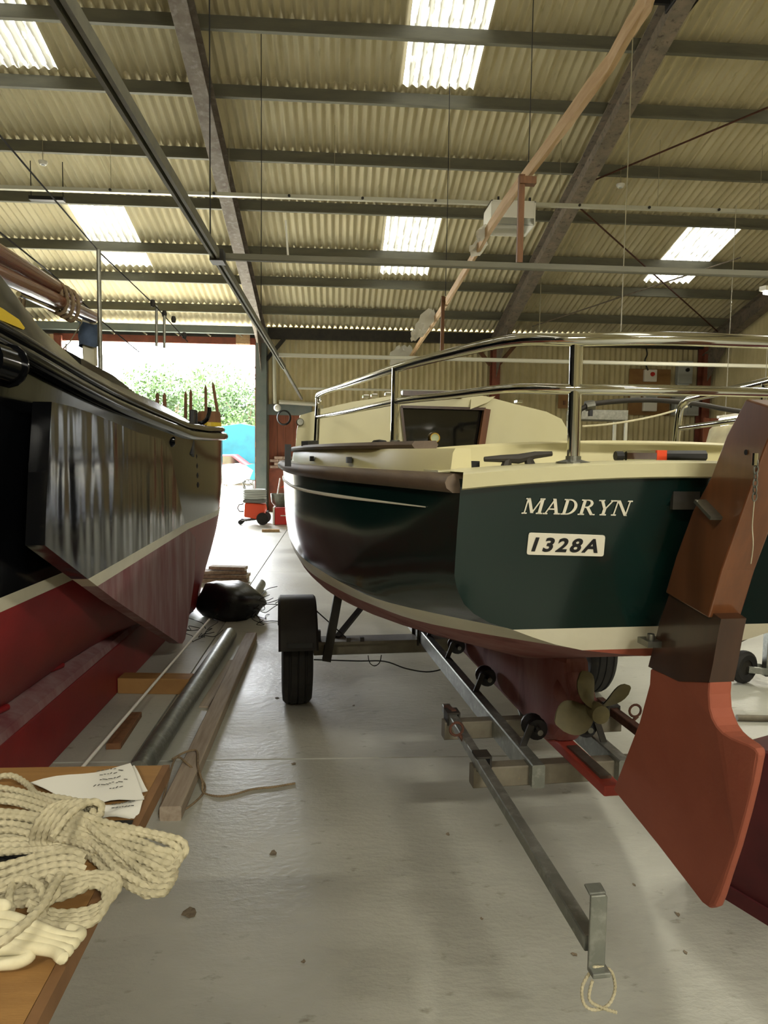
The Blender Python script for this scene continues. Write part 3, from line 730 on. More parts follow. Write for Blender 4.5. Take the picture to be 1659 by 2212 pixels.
MB().beam(s0, s1+V(0, 0, .0), .06, .03).build('hatch_rail', 'varnish_dark', boat)
MB().prism([V(p.x, KB-.02, p.z) for p in (on_s(1012, 885, KB), on_s(1050, 870, KB), on_s(1066, 857, KB), on_s(1014, 864, KB))], (0, -.02, 0)).build('hatch_slide_end', 'cream', boat)
for q in ((790, 857), (808, 855), (838, 852), (1120, 868), (690, 880)):
    p = on_s(*q, .5); MB().box((-.02, -.03, -.008), (.02, .03, .012)).build('deck_fitting', 'chrome', boat, loc=p, bevel=.004)
p = on_s(648, 912, KB-.005); MB().lathe([(0, 0), (.02, 0), (.024, -.02), (.018, -.03), (0, -.03)], 14, Matrix.Translation(p) @ Matrix.Rotation(R(-90), 4, 'X')).build('vent', 'steel_dull', boat)
p = on_s(820, 965, -.2); MB().lathe([(.05, -.02), (.055, .0), (.05, .02), (.035, .035), (0, .04)], 18, Matrix.Translation(p)).build('winch', 'rubber_black', boat, smooth=True)
p = on_b(655, 965, -.90)
MB().beam(p+V(-.0, -.15, .012), p+V(.06, .05, .02), .03, .022).build('fairlead', 'rubber_black', boat)
MB().box((-.012, -.02, -.04), (.012, .02, .045)).build('fairlead_post', 'rubber_black', boat, loc=on_b(622, 985, -.98))
# guard rail round the stern
RP = [V(-.78, -.10, 1.79), V(-.70, -.85, 1.775), V(-.61, -1.65, 1.757), V(-.53, -2.1, 1.747), V(-.45, -2.42, 1.738), V(-.345, -2.555, 1.722), V(-.15, -2.62, 1.722)]
def mirror(L): return L+[V(-p.x, p.y, p.z) for p in reversed(L)]
foot1, foot2, foot3 = V(-.795, -.02, 1.495), V(-.615, -1.66, 1.492), V(-.330, -2.52, 1.442)
top = [foot1, foot1.lerp(V(-.785, -.06, 1.76), .9)]+RP
star = [V(.15, -2.62, 1.722), V(.34, -2.56, 1.728), V(.47, -2.36, 1.728), V(.60, -1.95, 1.716), V(.69, -1.40, 1.71), V(.705, -1.30, 1.70), V(.70, -1.26, 1.66), V(.70, -1.24, 1.49)]
top = catmull(top+star, 5); MB().tube(top, .0155, 12).build('guard_rail', 'chrome', boat, smooth=True)
mid = [V(-.788, -.06, 1.665), V(-.70, -.85, 1.65), V(-.613, -1.65, 1.64), V(-.53, -2.1, 1.628), V(-.455, -2.40, 1.622), V(-.345, -2.54, 1.612), V(-.15, -2.60, 1.61)]
star = [V(.15, -2.60, 1.61), V(.345, -2.54, 1.612), V(.47, -2.34, 1.61), V(.60, -1.93, 1.60), V(.70, -1.28, 1.588)]
MB().tube(catmull(mid+star, 5), .0115, 10).build('middle_rail', 'chrome', boat, smooth=True)
for sx in (-1, 1):
    for f_, t_ in (((foot2, V(-.612, -1.65, 1.757)), (foot3, V(-.345, -2.55, 1.722))) if sx < 0 else ((V(-.62, -1.9, 1.49), V(-.605, -1.93, 1.712)), (foot3, V(-.345, -2.55, 1.722)))):
        a, b = V(-sx*f_.x, f_.y, f_.z), V(-sx*t_.x, t_.y, t_.z)
        MB().tube([a, b], .0155, 12).build('stanchion', 'chrome', boat, smooth=True)
        MB().lathe([(0, 0), (.04, 0), (.04, .006), (.018, .012), (.018, .02)], 16, Matrix.Translation(a-V(0, 0, .006))).build('stanchion_foot', 'steel_dull', boat)
    MB().lathe([(0, 0), (.04, 0), (.04, .006), (.018, .012)], 16, Matrix.Translation(V(foot1.x, foot1.y, foot1.z-.006) if sx < 0 else V(.70, -1.24, 1.486))).build('stanchion_foot', 'steel_dull', boat)
# fittings on the aft deck
def along(px0, py, px1, s=-2.42): return on_s(px0, py, s), on_s(px1, py, s)
a, b = along(967, 1008, 1030, -2.40); MB().beam(a, b, .05, .028).build('rubber_pad', 'rubber', boat)
a, b = on_s(1046, 992, -2.46), on_s(1192, 980, -2.46); c = (a+b)/2; m = (b-a)
mb = MB(); mb.tube([a, a+m*.25+V(0, 0, -.002), c+V(0, 0, -.006), b-m*.25, b], .01, 8, rad=[.006, .009, .012, .009, .006])
for t in (.36, .64): mb.tube([a.lerp(b, t), a.lerp(b, t+(.04 if t > .5 else -.04))+V(0, 0, -.024)], .011, 8, rad=[.009, .014])
mb.box((c.x-.05, c.y-.015, c.z-.036), (c.x+.05, c.y+.015, c.z-.026)); mb.build('mooring_cleat', 'dark_steel', boat, smooth=True)
a, b = on_s(1345, 985, -2.44), on_s(1520, 985, -2.44)
MB().beam(a.lerp(b, .02), a.lerp(b, .45), .03, .028, ch=.006).build('winch_handle', 'chrome', boat)
MB().beam(a.lerp(b, .38), a.lerp(b, .5), .032, .029).build('handle_band', 'orange_plastic', boat)
MB().beam(a.lerp(b, .5), b, .034, .028, ch=.008).build('handle_grip', 'rubber_black', boat)
MB().tube([a+V(-.02, 0, 0), a+V(.0, 0, 0)], .012, 8).build('handle_knob', 'rubber_black', boat)
# keel, shoe, propeller
kp = [(2.35, .72), (2.0, .47), (1.5, .42), (-1.70, .41), (-1.80, .45), (-1.87, .52), (-1.93, .60), (-1.93, .66), (-1.87, .72), (-1.86, .77), (-1.4, .70), (-1.0, .62), (-.5, .56), (.8, .54), (2.0, .62)]
mb = MB(); mb.prism([V(-.045, s, z) for s, z in kp], (.09, 0, 0)); mb.build('keel', 'antifoul_rust', boat, bevel=.02)
mb = MB(); mb.tube([V(0, -1.80, .635), V(0, -1.97, .635)], .05, 14, rad=[.06, .033]); mb.build('stern_tube', 'antifoul_rust', boat, smooth=True)
MB().prism([V(-.034, -1.62, .402), V(.034, -1.62, .402), V(.03, -2.15, .415), V(-.03, -2.15, .415)], (0, 0, .035)).build('keel_shoe', 'shoe_red', boat, bevel=.005)
MB().prism([V(-.018, -1.84, .437), V(.018, -1.84, .437), V(.018, -2.1, .447), V(-.018, -2.1, .447)], (0, 0, .012)).build('shoe_plate', 'steel_dull', boat)
pr2 = MB().lathe([(0, -.06), (.012, -.058), (.022, -.04), (.03, .0), (.03, .04), (0, .04)], 16, Matrix.Translation((0, -2.01, .635)) @ Matrix.Rotation(R(90), 4, 'X')).build('propeller', 'bronze', boat, smooth=True)
for k, ang in enumerate((32, 195, 112)):
    rows = []; A_ = R(ang)
    for i in range(9):
        t = i/8; r = .022+.118*t; wd_ = .058*math.sin(math.pi*(.12+.86*t))**.7 if t < 1 else .006
        tw = -R(58-34*t); row = []
        for j in range(7):
            u = (j/3-1)*wd_; lx = u*math.cos(tw); ly = u*math.sin(tw)
            row.append(V(r*math.cos(A_)-lx*math.sin(A_), -2.01+ly, .635+r*math.sin(A_)+lx*math.cos(A_)))
        rows.append(row)
    mb = MB(); mb.grid(rows); mb.grid([[p+V(0, .006, 0) for p in r_] for r_ in rows]); mb.build('blade', 'bronze', pr2, smooth=True)
# rudder
RB = -.029
def rp(L): return [on_b(x, y, RB) for x, y in L]
BL = [(1324, 1706, .029), (1380, 1560, .029), (1402, 1478, .029), (1404, 1444, .029), (1468, 1462, .029), (1534, 1470, .029), (1532, 1500, .029), (1534, 1530, .029), (1540, 1550, .029), (1549, 1567, .028), (1562, 1581, .026), (1579, 1592, .023),
      (1598, 1600, .019), (1616, 1607, .015), (1631, 1616, .012), (1638, 1627, .010), (1637, 1642, .009), (1628, 1690, .009), (1612, 1756, .009), (1592, 1828, .009), (1570, 1895, .009), (1556, 1935, .010), (1545, 1958, .011), (1532, 1962, .013), (1515, 1950, .018), (1420, 1825, .026)]
pts_ = [on_b(x, y, -t) for x, y, t in BL]; n = len(pts_); cen = sum(pts_, V(0, 0, 0))/n
mb = MB(); vs = pts_+[V(-p.x, p.y, p.z) for p in pts_]
mb.add(vs, [tuple(range(n))[::-1], tuple(range(n, 2*n))]+[(k, (k+1) % n, n+(k+1) % n, n+k) for k in range(n)])
rud = mb.build('rudder', 'rudder_red', boat, bevel=.006)
neck = rp([(1412, 1400), (1450, 1268), (1540, 1335), (1555, 1337), (1549, 1378), (1553, 1400)]); 
neck = rp([(1402, 1440), (1428, 1340), (1455, 1262), (1560, 1337), (1553, 1372), (1543, 1430), (1534, 1474), (1468, 1472)])
MB().prism([p+V(-.0025, 0, 0) for p in neck], (.063, 0, 0)).build('rudder_neck', 'varnish_dark', rud)
head = rp([(1446, 1280), (1470, 1200), (1505, 1105), (1546, 1030), (1580, 940), (1622, 862), (1680, 880), (1700, 880), (1660, 978), (1626, 1074), (1570, 1232), (1540, 1335)])
MB().prism([p+V(-.012, 0, 0) for p in head], (.082, 0, 0)).build('rudder_stock', 'varnish', rud, bevel=.004)
# gudgeons, chain
u_ = on_b(1512, 1085, -.05)
MB().box((-.035, -.0, -.022), (.035, .012, .022)).build('gudgeon_plate', 'dark_steel', boat, loc=V(-.045, ts(u_.z)-.014, u_.z))
MB().beam(on_b(1512, 1082, -.055), on_b(1548, 1120, -.055), .008, .03, (1, 0, 0)).build('gudgeon_strap', 'steel_dull', rud)
l_ = on_b(1408, 1385, -.04)
MB().box((-.03, -.035, -.008), (.035, .02, .008)).build('gudgeon_plate', 'steel_dull', boat, loc=l_)
MB().lathe([(0, -.012), (.009, -.01), (.011, 0), (.009, .01), (0, .012)], 12, Matrix.Translation(l_+V(-.012, -.015, .014))).build('gudgeon_bolt', 'steel_dull', boat, smooth=True)
hole = on_b(1611, 977, -.0425); MB().lathe([(0, 0), (.006, 0)], 10, Matrix.Translation(hole) @ Matrix.Rotation(R(90), 4, 'Y')).build('hole', 'dark_inside', rud)
sh = on_b(1634, 1000, -.05); mb = MB()
for k in range(6):
    c = sh+V(0, 0, -.014*k); pts = [c+(V(.005*math.cos(a), 0, .009*math.sin(a)) if k % 2 else V(0, .005*math.cos(a), .009*math.sin(a))) for a in [i*math.pi/5 for i in range(10)]]
    mb.tube(pts, .0017, 6, closed=True)
mb.build('chain', 'steel_dull', rud, smooth=True)
MB().tube([sh+V(-.004, 0, .02), sh+V(-.004, 0, -.005)], .006, 8).build('shackle', 'chrome', rud)
MB().tube(catmull([sh+V(0, 0, -.08), sh+V(0, .002, -.13), sh+V(.0, -.004, -.17), sh+V(0, 0, -.21)], 4), .0013, 5).build('lanyard', 'wire_pale', rud)

# name on the transom: serif capitals built stroke by stroke
def stroke(x0, y0, x1, y1, w): return [(x0-w/2, y0), (x0+w/2, y0), (x1+w/2, y1), (x1-w/2, y1)]
def serif(xc, y, w): h = .07; y0 = 0 if y == 0 else 1-h; return [(xc-w/2, y0), (xc+w/2, y0), (xc+w/2, y0+h), (xc-w/2, y0+h)]
def bowl(cx, cy, rx, ry, tx, ty, a0=-90, a1=90, n=12):
    L = []
    for i in range(n):
        a, b = R(a0+(a1-a0)*i/n), R(a0+(a1-a0)*(i+1)/n)
        L.append([(cx+rx*math.cos(a), cy+ry*math.sin(a)), (cx+rx*math.cos(b), cy+ry*math.sin(b)), (cx+(rx-tx)*math.cos(b), cy+(ry-ty)*math.sin(b)), (cx+(rx-tx)*math.cos(a), cy+(ry-ty)*math.sin(a))])
    return L
LET = {'M': ([stroke(.14, 0, .16, 1, .07), stroke(.20, 1, .56, .06, .17), stroke(.56, .06, .92, 1, .07), stroke(.97, 0, .97, 1, .17), serif(.14, 0, .28), serif(.97, 0, .34), serif(.16, 1, .22), serif(.96, 1, .28)], 1.18),
       'A': ([stroke(.12, 0, .48, 1, .07), stroke(.78, 0, .44, 1, .18), [(.24, .30), (.68, .30), (.66, .37), (.27, .37)], serif(.13, 0, .26), serif(.79, 0, .34)], .98),
       'D': ([stroke(.2, 0, .2, 1, .17), serif(.2, 0, .36), serif(.2, 1, .36)]+bowl(.34, .5, .5, .5, .17, .07)+[[(.2, 0), (.36, 0), (.36, .07), (.2, .07)], [(.2, .93), (.36, .93), (.36, 1), (.2, 1)]], .98),
       'R': ([stroke(.2, 0, .2, 1, .17), serif(.2, 0, .36), serif(.2, 1, .36), stroke(.82, 0, .46, .5, .19), serif(.86, 0, .26)]+bowl(.4, .735, .32, .265, .16, .07)+[[(.2, .47), (.42, .47), (.42, .54), (.2, .54)], [(.2, .93), (.42, .93), (.42, 1), (.2, 1)]], 1.0),
       'Y': ([stroke(.46, 0, .46, .5, .17), stroke(.46, .42, .16, 1, .17), stroke(.49, .42, .8, 1, .07), serif(.46, 0, .36), serif(.16, 1, .34), serif(.8, 1, .26)], .92),
       'N': ([stroke(.16, 0, .16, 1, .07), stroke(.2, 1, .86, .0, .18), stroke(.86, 0, .86, 1, .07), serif(.16, 0, .28), serif(.14, 1, .26), serif(.86, 1, .28)], 1.02)}
a0, a1 = on_t(1126, 1109, .004), on_t(1356, 1114, .004); tot = sum(LET[c][1] for c in 'MADRYN')
ux = (a1-a0); sc = ux.length/tot; ux.normalize(); uz = V(0, RAKE, 1).normalized(); hgt = (on_t(1135, 1078, .004)-on_t(1135, 1111, .004)).length
x = 0
for c in 'MADRYN':
    polys, adv = LET[c]; mb = MB()
    for q in polys: mb.prism([a0+ux*((x+px+.07*py)*sc)+uz*(py*hgt) for px, py in q], V(0, -.0015, -.0007))
    mb.build('name_letter', 'letter_white', tran); x += adv
# registration plate
pq = [on_t(*q, .004) for q in ((1137, 1197), (1303, 1201), (1307, 1156), (1142, 1150))]
mb = MB(); rc = []
for i in range(4):
    p, a_, b_ = pq[i], pq[i-1], pq[(i+1) % 4]; rc += [p+(a_-p).normalized()*.006, p+(a_-p).normalized()*.0015+(b_-p).normalized()*.0015, p+(b_-p).normalized()*.006]
plate = mb.prism(rc, V(0, -.002, -.001)).build('number_plate', 'letter_white', tran)
def digits(txt, name, parent, origin, ex, ez, size, m, bold=.03, width=None, out=V(0, -.003, -.0015)):
    cu = bpy.data.curves.new('t', 'FONT'); cu.body = txt; cu.size = 1.0; cu.offset = bold; cu.space_character = 1.25; cu.resolution_u = 4
    o = bpy.data.objects.new('t', cu); COL.objects.link(o); dg = bpy.context.evaluated_depsgraph_get(); dg.update()
    me = bpy.data.meshes.new_from_object(o.evaluated_get(dg)); bpy.data.objects.remove(o, do_unlink=True)
    xs_ = [v.co.x for v in me.vertices]; ys_ = [v.co.y for v in me.vertices]; x0_, wx = min(xs_), max(xs_)-min(xs_); y0_, hy = min(ys_), max(ys_)-min(ys_)
    for v in me.vertices:
        u, w_ = (v.co.x-x0_)/wx, (v.co.y-y0_)/hy; v.co = origin+ex*(u*width)+ez*(w_*size)+out+ex*(w_*size*.12)
    me.materials.clear(); me.materials.append(MATS[m]); me.name = name
    return inst(me, name, parent)
e0, e1, ez_ = pq[0], pq[1], pq[3]-pq[0]
digits('1328A', 'plate_number', plate, e0.lerp(e1, .05)+ez_*.16, (e1-e0).normalized(), uz, ez_.length*.66, 'letter_black', .035, width=(e1-e0).length*.86)

# ------------------------------------------------------------------ trailer under the green boat
tl = thing('boat_trailer', 'galvanised boat trailer with black mudguards carrying the green boat', 'trailer', BO, BT)
MB().beam((-.80, .02, .315), (.80, .02, .315), .07, .085, ch=.006).build('axle_beam', 'galv_dirty', tl)
MB().box((-.80, -.05, .345), (.80, .09, .362)).build('axle_plate', 'galv_dirty', tl)
for sx in (-1, 1):
    MB().beam((sx*.155, -1.93, .385), (sx*.155, .9, .385), .045, .08, ch=.004).build('side_rail', 'galvanised', tl)
    MB().beam((sx*.155, .9, .385), (0, 2.6, .385), .045, .08, ch=.004).build('draw_bar', 'galvanised', tl)
    # wheel
    wx = sx*.90; m = Matrix.Translation((wx, 0, .285)) @ Matrix.Rotation(R(90), 4, 'Y')
    prof = [(.165, -.06), (.175, -.078), (.22, -.086), (.262, -.082), (.280, -.066), (.286, -.052), (.279, -.047), (.279, -.041), (.287, -.036), (.287, -.004), (.279, -.002), (.279, .004), (.287, .006), (.287, .036), (.279, .041), (.279, .047), (.286, .052), (.280, .066), (.262, .082), (.22, .086), (.175, .078), (.165, .06)]
    wh = MB().lathe(prof, 40, m, closed=True).build('wheel', 'rubber', tl, smooth=30)
    MB().lathe([(0, sx*.03), (.05, sx*.035), (.09, sx*.02), (.14, sx*.01), (.165, sx*.05), (.17, sx*.06), (.17, -sx*.06)], 24, m).build('rim', 'steel_dull', wh, smooth=True)
    MB().lathe([(0, sx*.075), (.028, sx*.072), (.035, sx*.03)], 12, m).build('hub_cap', 'dark_steel', wh)
    rows = []
    for i in range(19):
        a = R(18+144*i/18); rr = .345
        c, s_ = math.cos(a), math.sin(a)
        if i == 0 or i == 18: rr = .36
        rows.append([V(wx+dx, rr_*c*1.02, .285+rr_*s_) for dx, rr_ in ((-.108, rr-.045), (-.108, rr-.012), (-.096, rr), (.096, rr), (.108, rr-.012), (.108, rr-.045), (.100, rr-.045), (.09, rr-.008), (-.09, rr-.008), (-.100, rr-.045))])
    mb = MB(); mb.grid(rows, closed=True); mb.f += [tuple(range(10)), tuple(len(rows)*10-10+k for k in range(10))]; mb.m += [0, 0]
    mg = mb.build('mudguard', 'mudguard_plastic', tl, smooth=35)
    MB().box((wx-.06, -.338, .405), (wx+.075, -.332, .435)).build('reflector_bar', 'rubber_black', mg)
    MB().beam((wx-sx*.12, .0, .35), (wx-sx*.12, .0, .42), .04, .04, (0, 1, 0)).build('guard_bracket', 'dark_steel', tl)
    # bilge support: slanted post with pad and diagonal brace
    MB().beam((sx*.73, -.06, .25), (sx*.64, .02, .72), .05, .035, (0, 1, 0)).build('support_post', 'dark_steel', tl)
    MB().beam((sx*.66, .05, .36), (sx*.38, .55, .52), .035, .02, (0, 0, 1)).build('support_brace', 'dark_steel', tl)
    MB().box((sx*.64-.07, -.12, .70), (sx*.64+.07, .18, .735)).build('support_pad', 'rubber_black', tl, bevel=.01)
    for k, y in enumerate((-.02, .06)): MB().box((sx*.60-.012+.08*k, -.055, .36), (sx*.60+.012+.08*k, -.03, .385)).build('bolt', 'dark_steel', tl)
    # clamp where the rail crosses the axle
    for yy in (-.06, .10): MB().tube([V(sx*.185, yy, .33), V(sx*.185, yy, .44), V(sx*.12, yy, .44), V(sx*.12, yy, .33)], .008, 6).build('u_bolt', 'dark_steel', tl)
    # keel side rollers on brackets
    for y in (-.15, -.60, -1.12, -1.72):
        t_ = MB().lathe([(.012, -.036), (.038, -.036), (.042, -.02), (.030, .0), (.042, .02), (.038, .036), (.012, .036)], 16, Matrix.Translation((sx*.095, y, .475)) @ Matrix.Rotation(R(25*sx), 4, 'Y') @ Matrix.Rotation(R(90), 4, 'X')).build('keel_roller', 'rubber_black', tl, smooth=40)
        MB().beam((sx*.155, y-.05, .42), (sx*.125, y-.05, .50), .022, .008, (0, 1, 0)).build('roller_bracket', 'dark_steel', tl)
        MB().tube([V(sx*.095, y-.065, .475), V(sx*.095, y+.055, .475)], .011, 8).build('roller_pin', 'steel_dull', tl)
for y in (-1.46, -1.87): MB().beam((-.37, y, .375), (.37, y, .375), .055, .07, ch=.004).build('cross_member', 'galv_dirty', tl)
MB().prism([V(-.05, -1.45, .41), V(.14, -1.45, .41), V(.05, -1.2, .41), V(0, -1.2, .41)], (0, 0, .008)).build('gusset_plate', 'galvanised', tl)
MB().beam((0, .8, .385), (0, 3.0, .39), .06, .08).build('draw_tube', 'galvanised', tl)
# sliding light-board arms held by eye screws
for sx in (-1, 1):
    y1 = -2.78 if sx < 0 else -2.02
    dx = .0 if sx < 0 else 0
    a, b = V(sx*.335, -1.36, .425), V(sx*.335+(-.03 if sx < 0 else 0), y1, .425)
    MB().beam(a, b, .034, .034, ch=.003).build('tail_arm', 'galvanised' if sx < 0 else 'rust', tl)
    for y in (-1.46, -1.87):
        mb = MB(); mb.box((sx*.335-.026, y-.03, .40), (sx*.335-.019, y+.03, .447)); mb.box((sx*.335+.019, y-.03, .40), (sx*.335+.026, y+.03, .447)); mb.box((sx*.335-.026, y-.03, .443), (sx*.335+.026, y+.03, .45)); mb.build('arm_sleeve', 'dark_steel', tl)
    y = -1.70 if sx < 0 else -1.60
    c = V(sx*.335+(-.045 if sx < 0 else .03), y, .47); mb = MB(); mb.tube([c+V(.024*math.cos(i*.449), 0, .024*math.sin(i*.449)) for i in range(14)], .005, 6, closed=True); mb.tube([c+V(.012, 0, -.022), c+V(.03 if sx < 0 else -.02, 0, -.05)], .007, 6); mb.build('eye_screw', 'rust', tl, smooth=True)
    if sx < 0: MB().beam(V(sx*.335-.01, -1.40, .445), V(sx*.335+.005, -1.47, .448), .02, .012).build('eye_screw', 'rust', tl)
tp = loc_(at(1328, 2095, Z=.385)); tq = on_b(1327, 1925, tp.x)
mb = MB(); w = .020
tp = V(-.36, -2.79, .38)
mb.prism([tp+V(-.019, 0, 0), tp+V(.019, 0, 0), tp+V(.019, 0, .155), tp+V(.015, 0, .162), tp+V(-.019, 0, .162)], (0, -.008, 0)); mb.prism([tp+V(-.019, 0, .162), tp+V(.019, 0, .162), tp+V(.019, .028, .168), tp+V(-.019, .028, .168)], (0, 0, -.006)); mb.box((tp.x-.019, tp.y-.03, tp.z-.006), (tp.x+.022, tp.y, tp.z+.006))
mb.build('tail_bracket', 'galvanised', tl, bevel=.003)
c = tp+V(0, -.01, -.03)
ring = catmull([c+V(-.012, 0, .03), c+V(-.032, .0, -.005), c+V(-.026, 0, -.045), c+V(.0, .0, -.06), c+V(.03, 0, -.05), c+V(.042, 0, -.015), c+V(.03, 0, .025), c+V(0, 0, .035)], 5, closed=True)
mb = MB(); mb.rope(ring+ring[:2], .0035); mb.rope(catmull([c+V(-.012, -.004, .01), c+V(-.018, -.006, -.03), c+V(.012, -.006, -.052), c+V(.046, -.004, -.068)], 6), .0035); mb.build('rope_loop', 'rope', tl, smooth=True)
# brake cable
MB().tube(catmull([V(-.80, .0, .245), V(-.55, -.02, .235), V(-.38, -.03, .23), V(-.25, -.06, .19), V(-.12, -.1, .18), V(-.02, -.12, .22), V(.0, -.1, .31)], 6), .004, 6).build('brake_cable', 'wire_dark', tl, smooth=True)
MB().tube(catmull([V(-.48, -.03, .27), V(-.47, -.03, .225), V(-.44, -.03, .205), V(-.41, -.03, .225), V(-.40, -.03, .27)], 4), .003, 5).build('cable_loop', 'wire_dark', tl)
MB().tube([V(-.80, 0, .55), V(-.60, .02, .36)], .004, 5).build('stay_wire', 'wire_dark', tl)
# ------------------------------------------------------------------ black boat on the left
BBO = V(-2.3, 4.5, 0)
bb = thing('black_boat', 'large glossy black wooden boat with red bottom, white waterline and a leeboard', 'boat', BBO)
def rb(p): return Vector(p)-BBO
def sm(t): t = max(0, min(1, t)); return t*t*(3-2*t)
ZR = [(-.6, 2.15), (1.0, 1.98), (2.2, 1.776), (2.54, 1.727), (3.31, 1.652), (4.785, 1.573), (5.6, 1.58), (6.25, 1.60), (7.5, 1.63)]
DX = [(-.6, -1.0), (.5, -.45), (1.5, -.12), (2.4, 0), (3.5, .02), (4.6, .02), (5.5, .0), (6.2, 0), (6.7, -.06), (7.1, -.25), (7.35, -.6), (7.5, -1.25)]
def lerp_tab(T, y):
    if y <= T[0][0]: return T[0][1]
    for (a, u), (b, v) in zip(T, T[1:]):
        if y <= b: return u+(v-u)*(y-a)/(b-a)
    return T[-1][1]
LV = [(None, -1.02, -1.00), (1.45, -1.06, -1.0), (1.2, -1.09, -1.0), (.965, -1.105, -1.02), (.915, -1.11, -1.03), (.75, -1.16, -1.06), (.55, -1.25, -1.11), (.38, -1.40, -1.16), (.22, -1.65, -1.2), (.10, -1.9, -1.22)]
def bsec(y):
    t = sm((y-3.4)/2.6); d = lerp_tab(DX, y); out = []
    for z, xn, xf in LV:
        x = xn+(xf-xn)*t+d; out.append(V(x, y, lerp_tab(ZR, y) if z is None else z))
    return out
BY = [-.6, 0, .5, 1, 1.5, 2, 2.4, 2.8, 3.2, 3.6, 4, 4.4, 4.8, 5.2, 5.6, 5.9, 6.2, 6.45, 6.7, 6.9, 7.1, 7.25, 7.35, 7.43, 7.5]
for sx in (1, -1):
    mb = MB()
    secs = [bsec(y) for y in BY]
    if sx < 0: secs = [[V(-4.6-p.x, p.y, p.z) for p in s] for s in secs]
    for j in range(len(LV)-1):
        mb.cur = 0 if j < 3 else 1 if j == 3 else 2
        mb.grid([[rb(s[j]) for s in secs], [rb(s[j+1]) for s in secs]])
    mb.cur = 2; mb.grid([[rb(s[-1]) for s in secs], [rb(V(-2.3, s[-1].y, .10)) for s in secs]])
    me = mb.mesh('hull', ['black_gloss', 'stripe_white', 'hull_red'])
    bm = bmesh.new(); bm.from_mesh(me); bmesh.ops.remove_doubles(bm, verts=bm.verts, dist=1e-5); bmesh.ops.recalc_face_normals(bm, faces=bm.faces); bm.to_mesh(me); bm.free()
    for p in me.polygons: p.use_smooth = True
    inst(me, 'hull_side', bb)
# bilge keel with sloping ledge, stands on the floor
bk = MB().prism([rb(V(-1.36, .4, .34)), rb(V(-1.31, .4, .29)), rb(V(-1.31, .4, .0)), rb(V(-1.60, .4, .0)), rb(V(-1.60, .4, .34))], (0, 5.6, 0)).build('bilge_keel', 'hull_red', bb, bevel=.006)
MB().prism([rb(V(-1.40, .4, .372)), rb(V(-1.315, .4, .335)), rb(V(-1.305, .4, .30)), rb(V(-1.40, .4, .33))], (0, 5.6, 0)).build('keel_ledge', 'board_red', bk)
for y in (2.9, 3.5, 4.2): MB().tube([rb(V(-1.39, y, .385)), rb(V(-1.37, y+.1, .38))], .014, 8).build('keel_bolt', 'hull_red', bb, smooth=True)
MB().lathe([(.02, 0), (.045, 0), (.045, -.02), (.02, -.02)], 14, Matrix.Translation(rb(at(10, 1420, X=-1.22))) @ Matrix.Rotation(R(90), 4, 'Y'), closed=True).build('drain_flange', 'hull_red', bb)
# strakes and bulwark
def strake(off, r, m, dz):
    pts = [rb(V(bsec(y)[0].x+off, y, lerp_tab(ZR, y)+dz)) for y in BY if y < 7.3]; MB().tube(catmull(pts, 2), r, 10).build('rubbing_strake', m, bb, smooth=True)
strake(.02, .032, 'black_gloss', .0); strake(.0, .024, 'black_gloss', .058)
BW = [(-.6, 2.9), (1.4, 2.45), (2.2, 2.16), (2.55, 2.02), (2.77, 1.925), (3.07, 1.84), (3.66, 1.79), (4.56, 1.755), (5.5, 1.69), (6.3, 1.69), (7.4, 1.70)]
rows = []
for y in BY[:-1]:
    b = bsec(y)[0]; zt = lerp_tab(BW, y); rows.append([rb(b+V(-.01, 0, .04)), rb(V(b.x-.10, y, zt-.015)), rb(V(b.x-.11, y, zt)), rb(V(b.x-.15, y, zt)), rb(V(b.x-.15, y, b.z-.1))])
mb = MB(); mb.grid(rows); mb.build('bulwark', 'black_gloss', bb, smooth=40)
mb = MB(); mb.grid([[rb(V(bsec(y)[0].x-.12, y, lerp_tab(ZR, y)+.02)), rb(V(-2.3, y, lerp_tab(ZR, y)+.07)), rb(V(-4.6-bsec(y)[0].x+.1, y, lerp_tab(ZR, y)+.02))] for y in BY[:-1]]); mb.build('deck', 'timber_brown', bb, smooth=True)
MB().prism([rb(at(x, y, X=-1.048)) for x, y in ((-40, 645), (0, 668), (33, 690), (46, 708), (43, 712), (0, 694), (-40, 680))], (.012, 0, 0)).build('yellow_flash', 'yellow_paint', bb)
mb = MB(); c0, c1 = rb(at(-30, 775, X=-1.0)), rb(at(18, 790, X=-.98)); mb.tube([c0, c1], .055, 14); mb.tube([c1, c1+(c1-c0)*.06], .066, 14); mb.build('hawse_pipe', 'black_gloss', bb, smooth=40)
# leeboard
LP0, LP1 = V(-.95, 2.85, 0), V(-1.06, 5.45, 0); ld = (LP1-LP0).normalized(); ln = V(ld.y, -ld.x, 0)
def on_lee(px, py): d = bray(px, py); return CAM+d*((LP0-CAM).dot(ln)/d.dot(ln))
lo_ = [on_lee(*q) for q in ((112, 868), (155, 878), (200, 893), (250, 914), (300, 935), (370, 953), (400, 966), (416, 985), (424, 1030), (425, 1110), (420, 1250), (407, 1340), (400, 1380), (394, 1390), (386, 1389), (330, 1351), (250, 1297), (180, 1243), (97, 1178), (103, 1020))]
def clipz(poly, zc, above):
    out = []
    for i, p in enumerate(poly):
        q = poly[(i+1) % len(poly)]; ip = (p.z >= zc) == above; iq = (q.z >= zc) == above
        if ip: out.append(p)
        if ip != iq: out.append(p.lerp(q, (zc-p.z)/(q.z-p.z)))
    return out
lz = lambda p: p
up_, mid_, low_ = clipz(lo_, .965, True), clipz(clipz(lo_, .965, False), .915, True), clipz(lo_, .915, False)
lb = MB().prism([rb(p) for p in up_], -ln*.06).build('leeboard', 'black_board', bb)
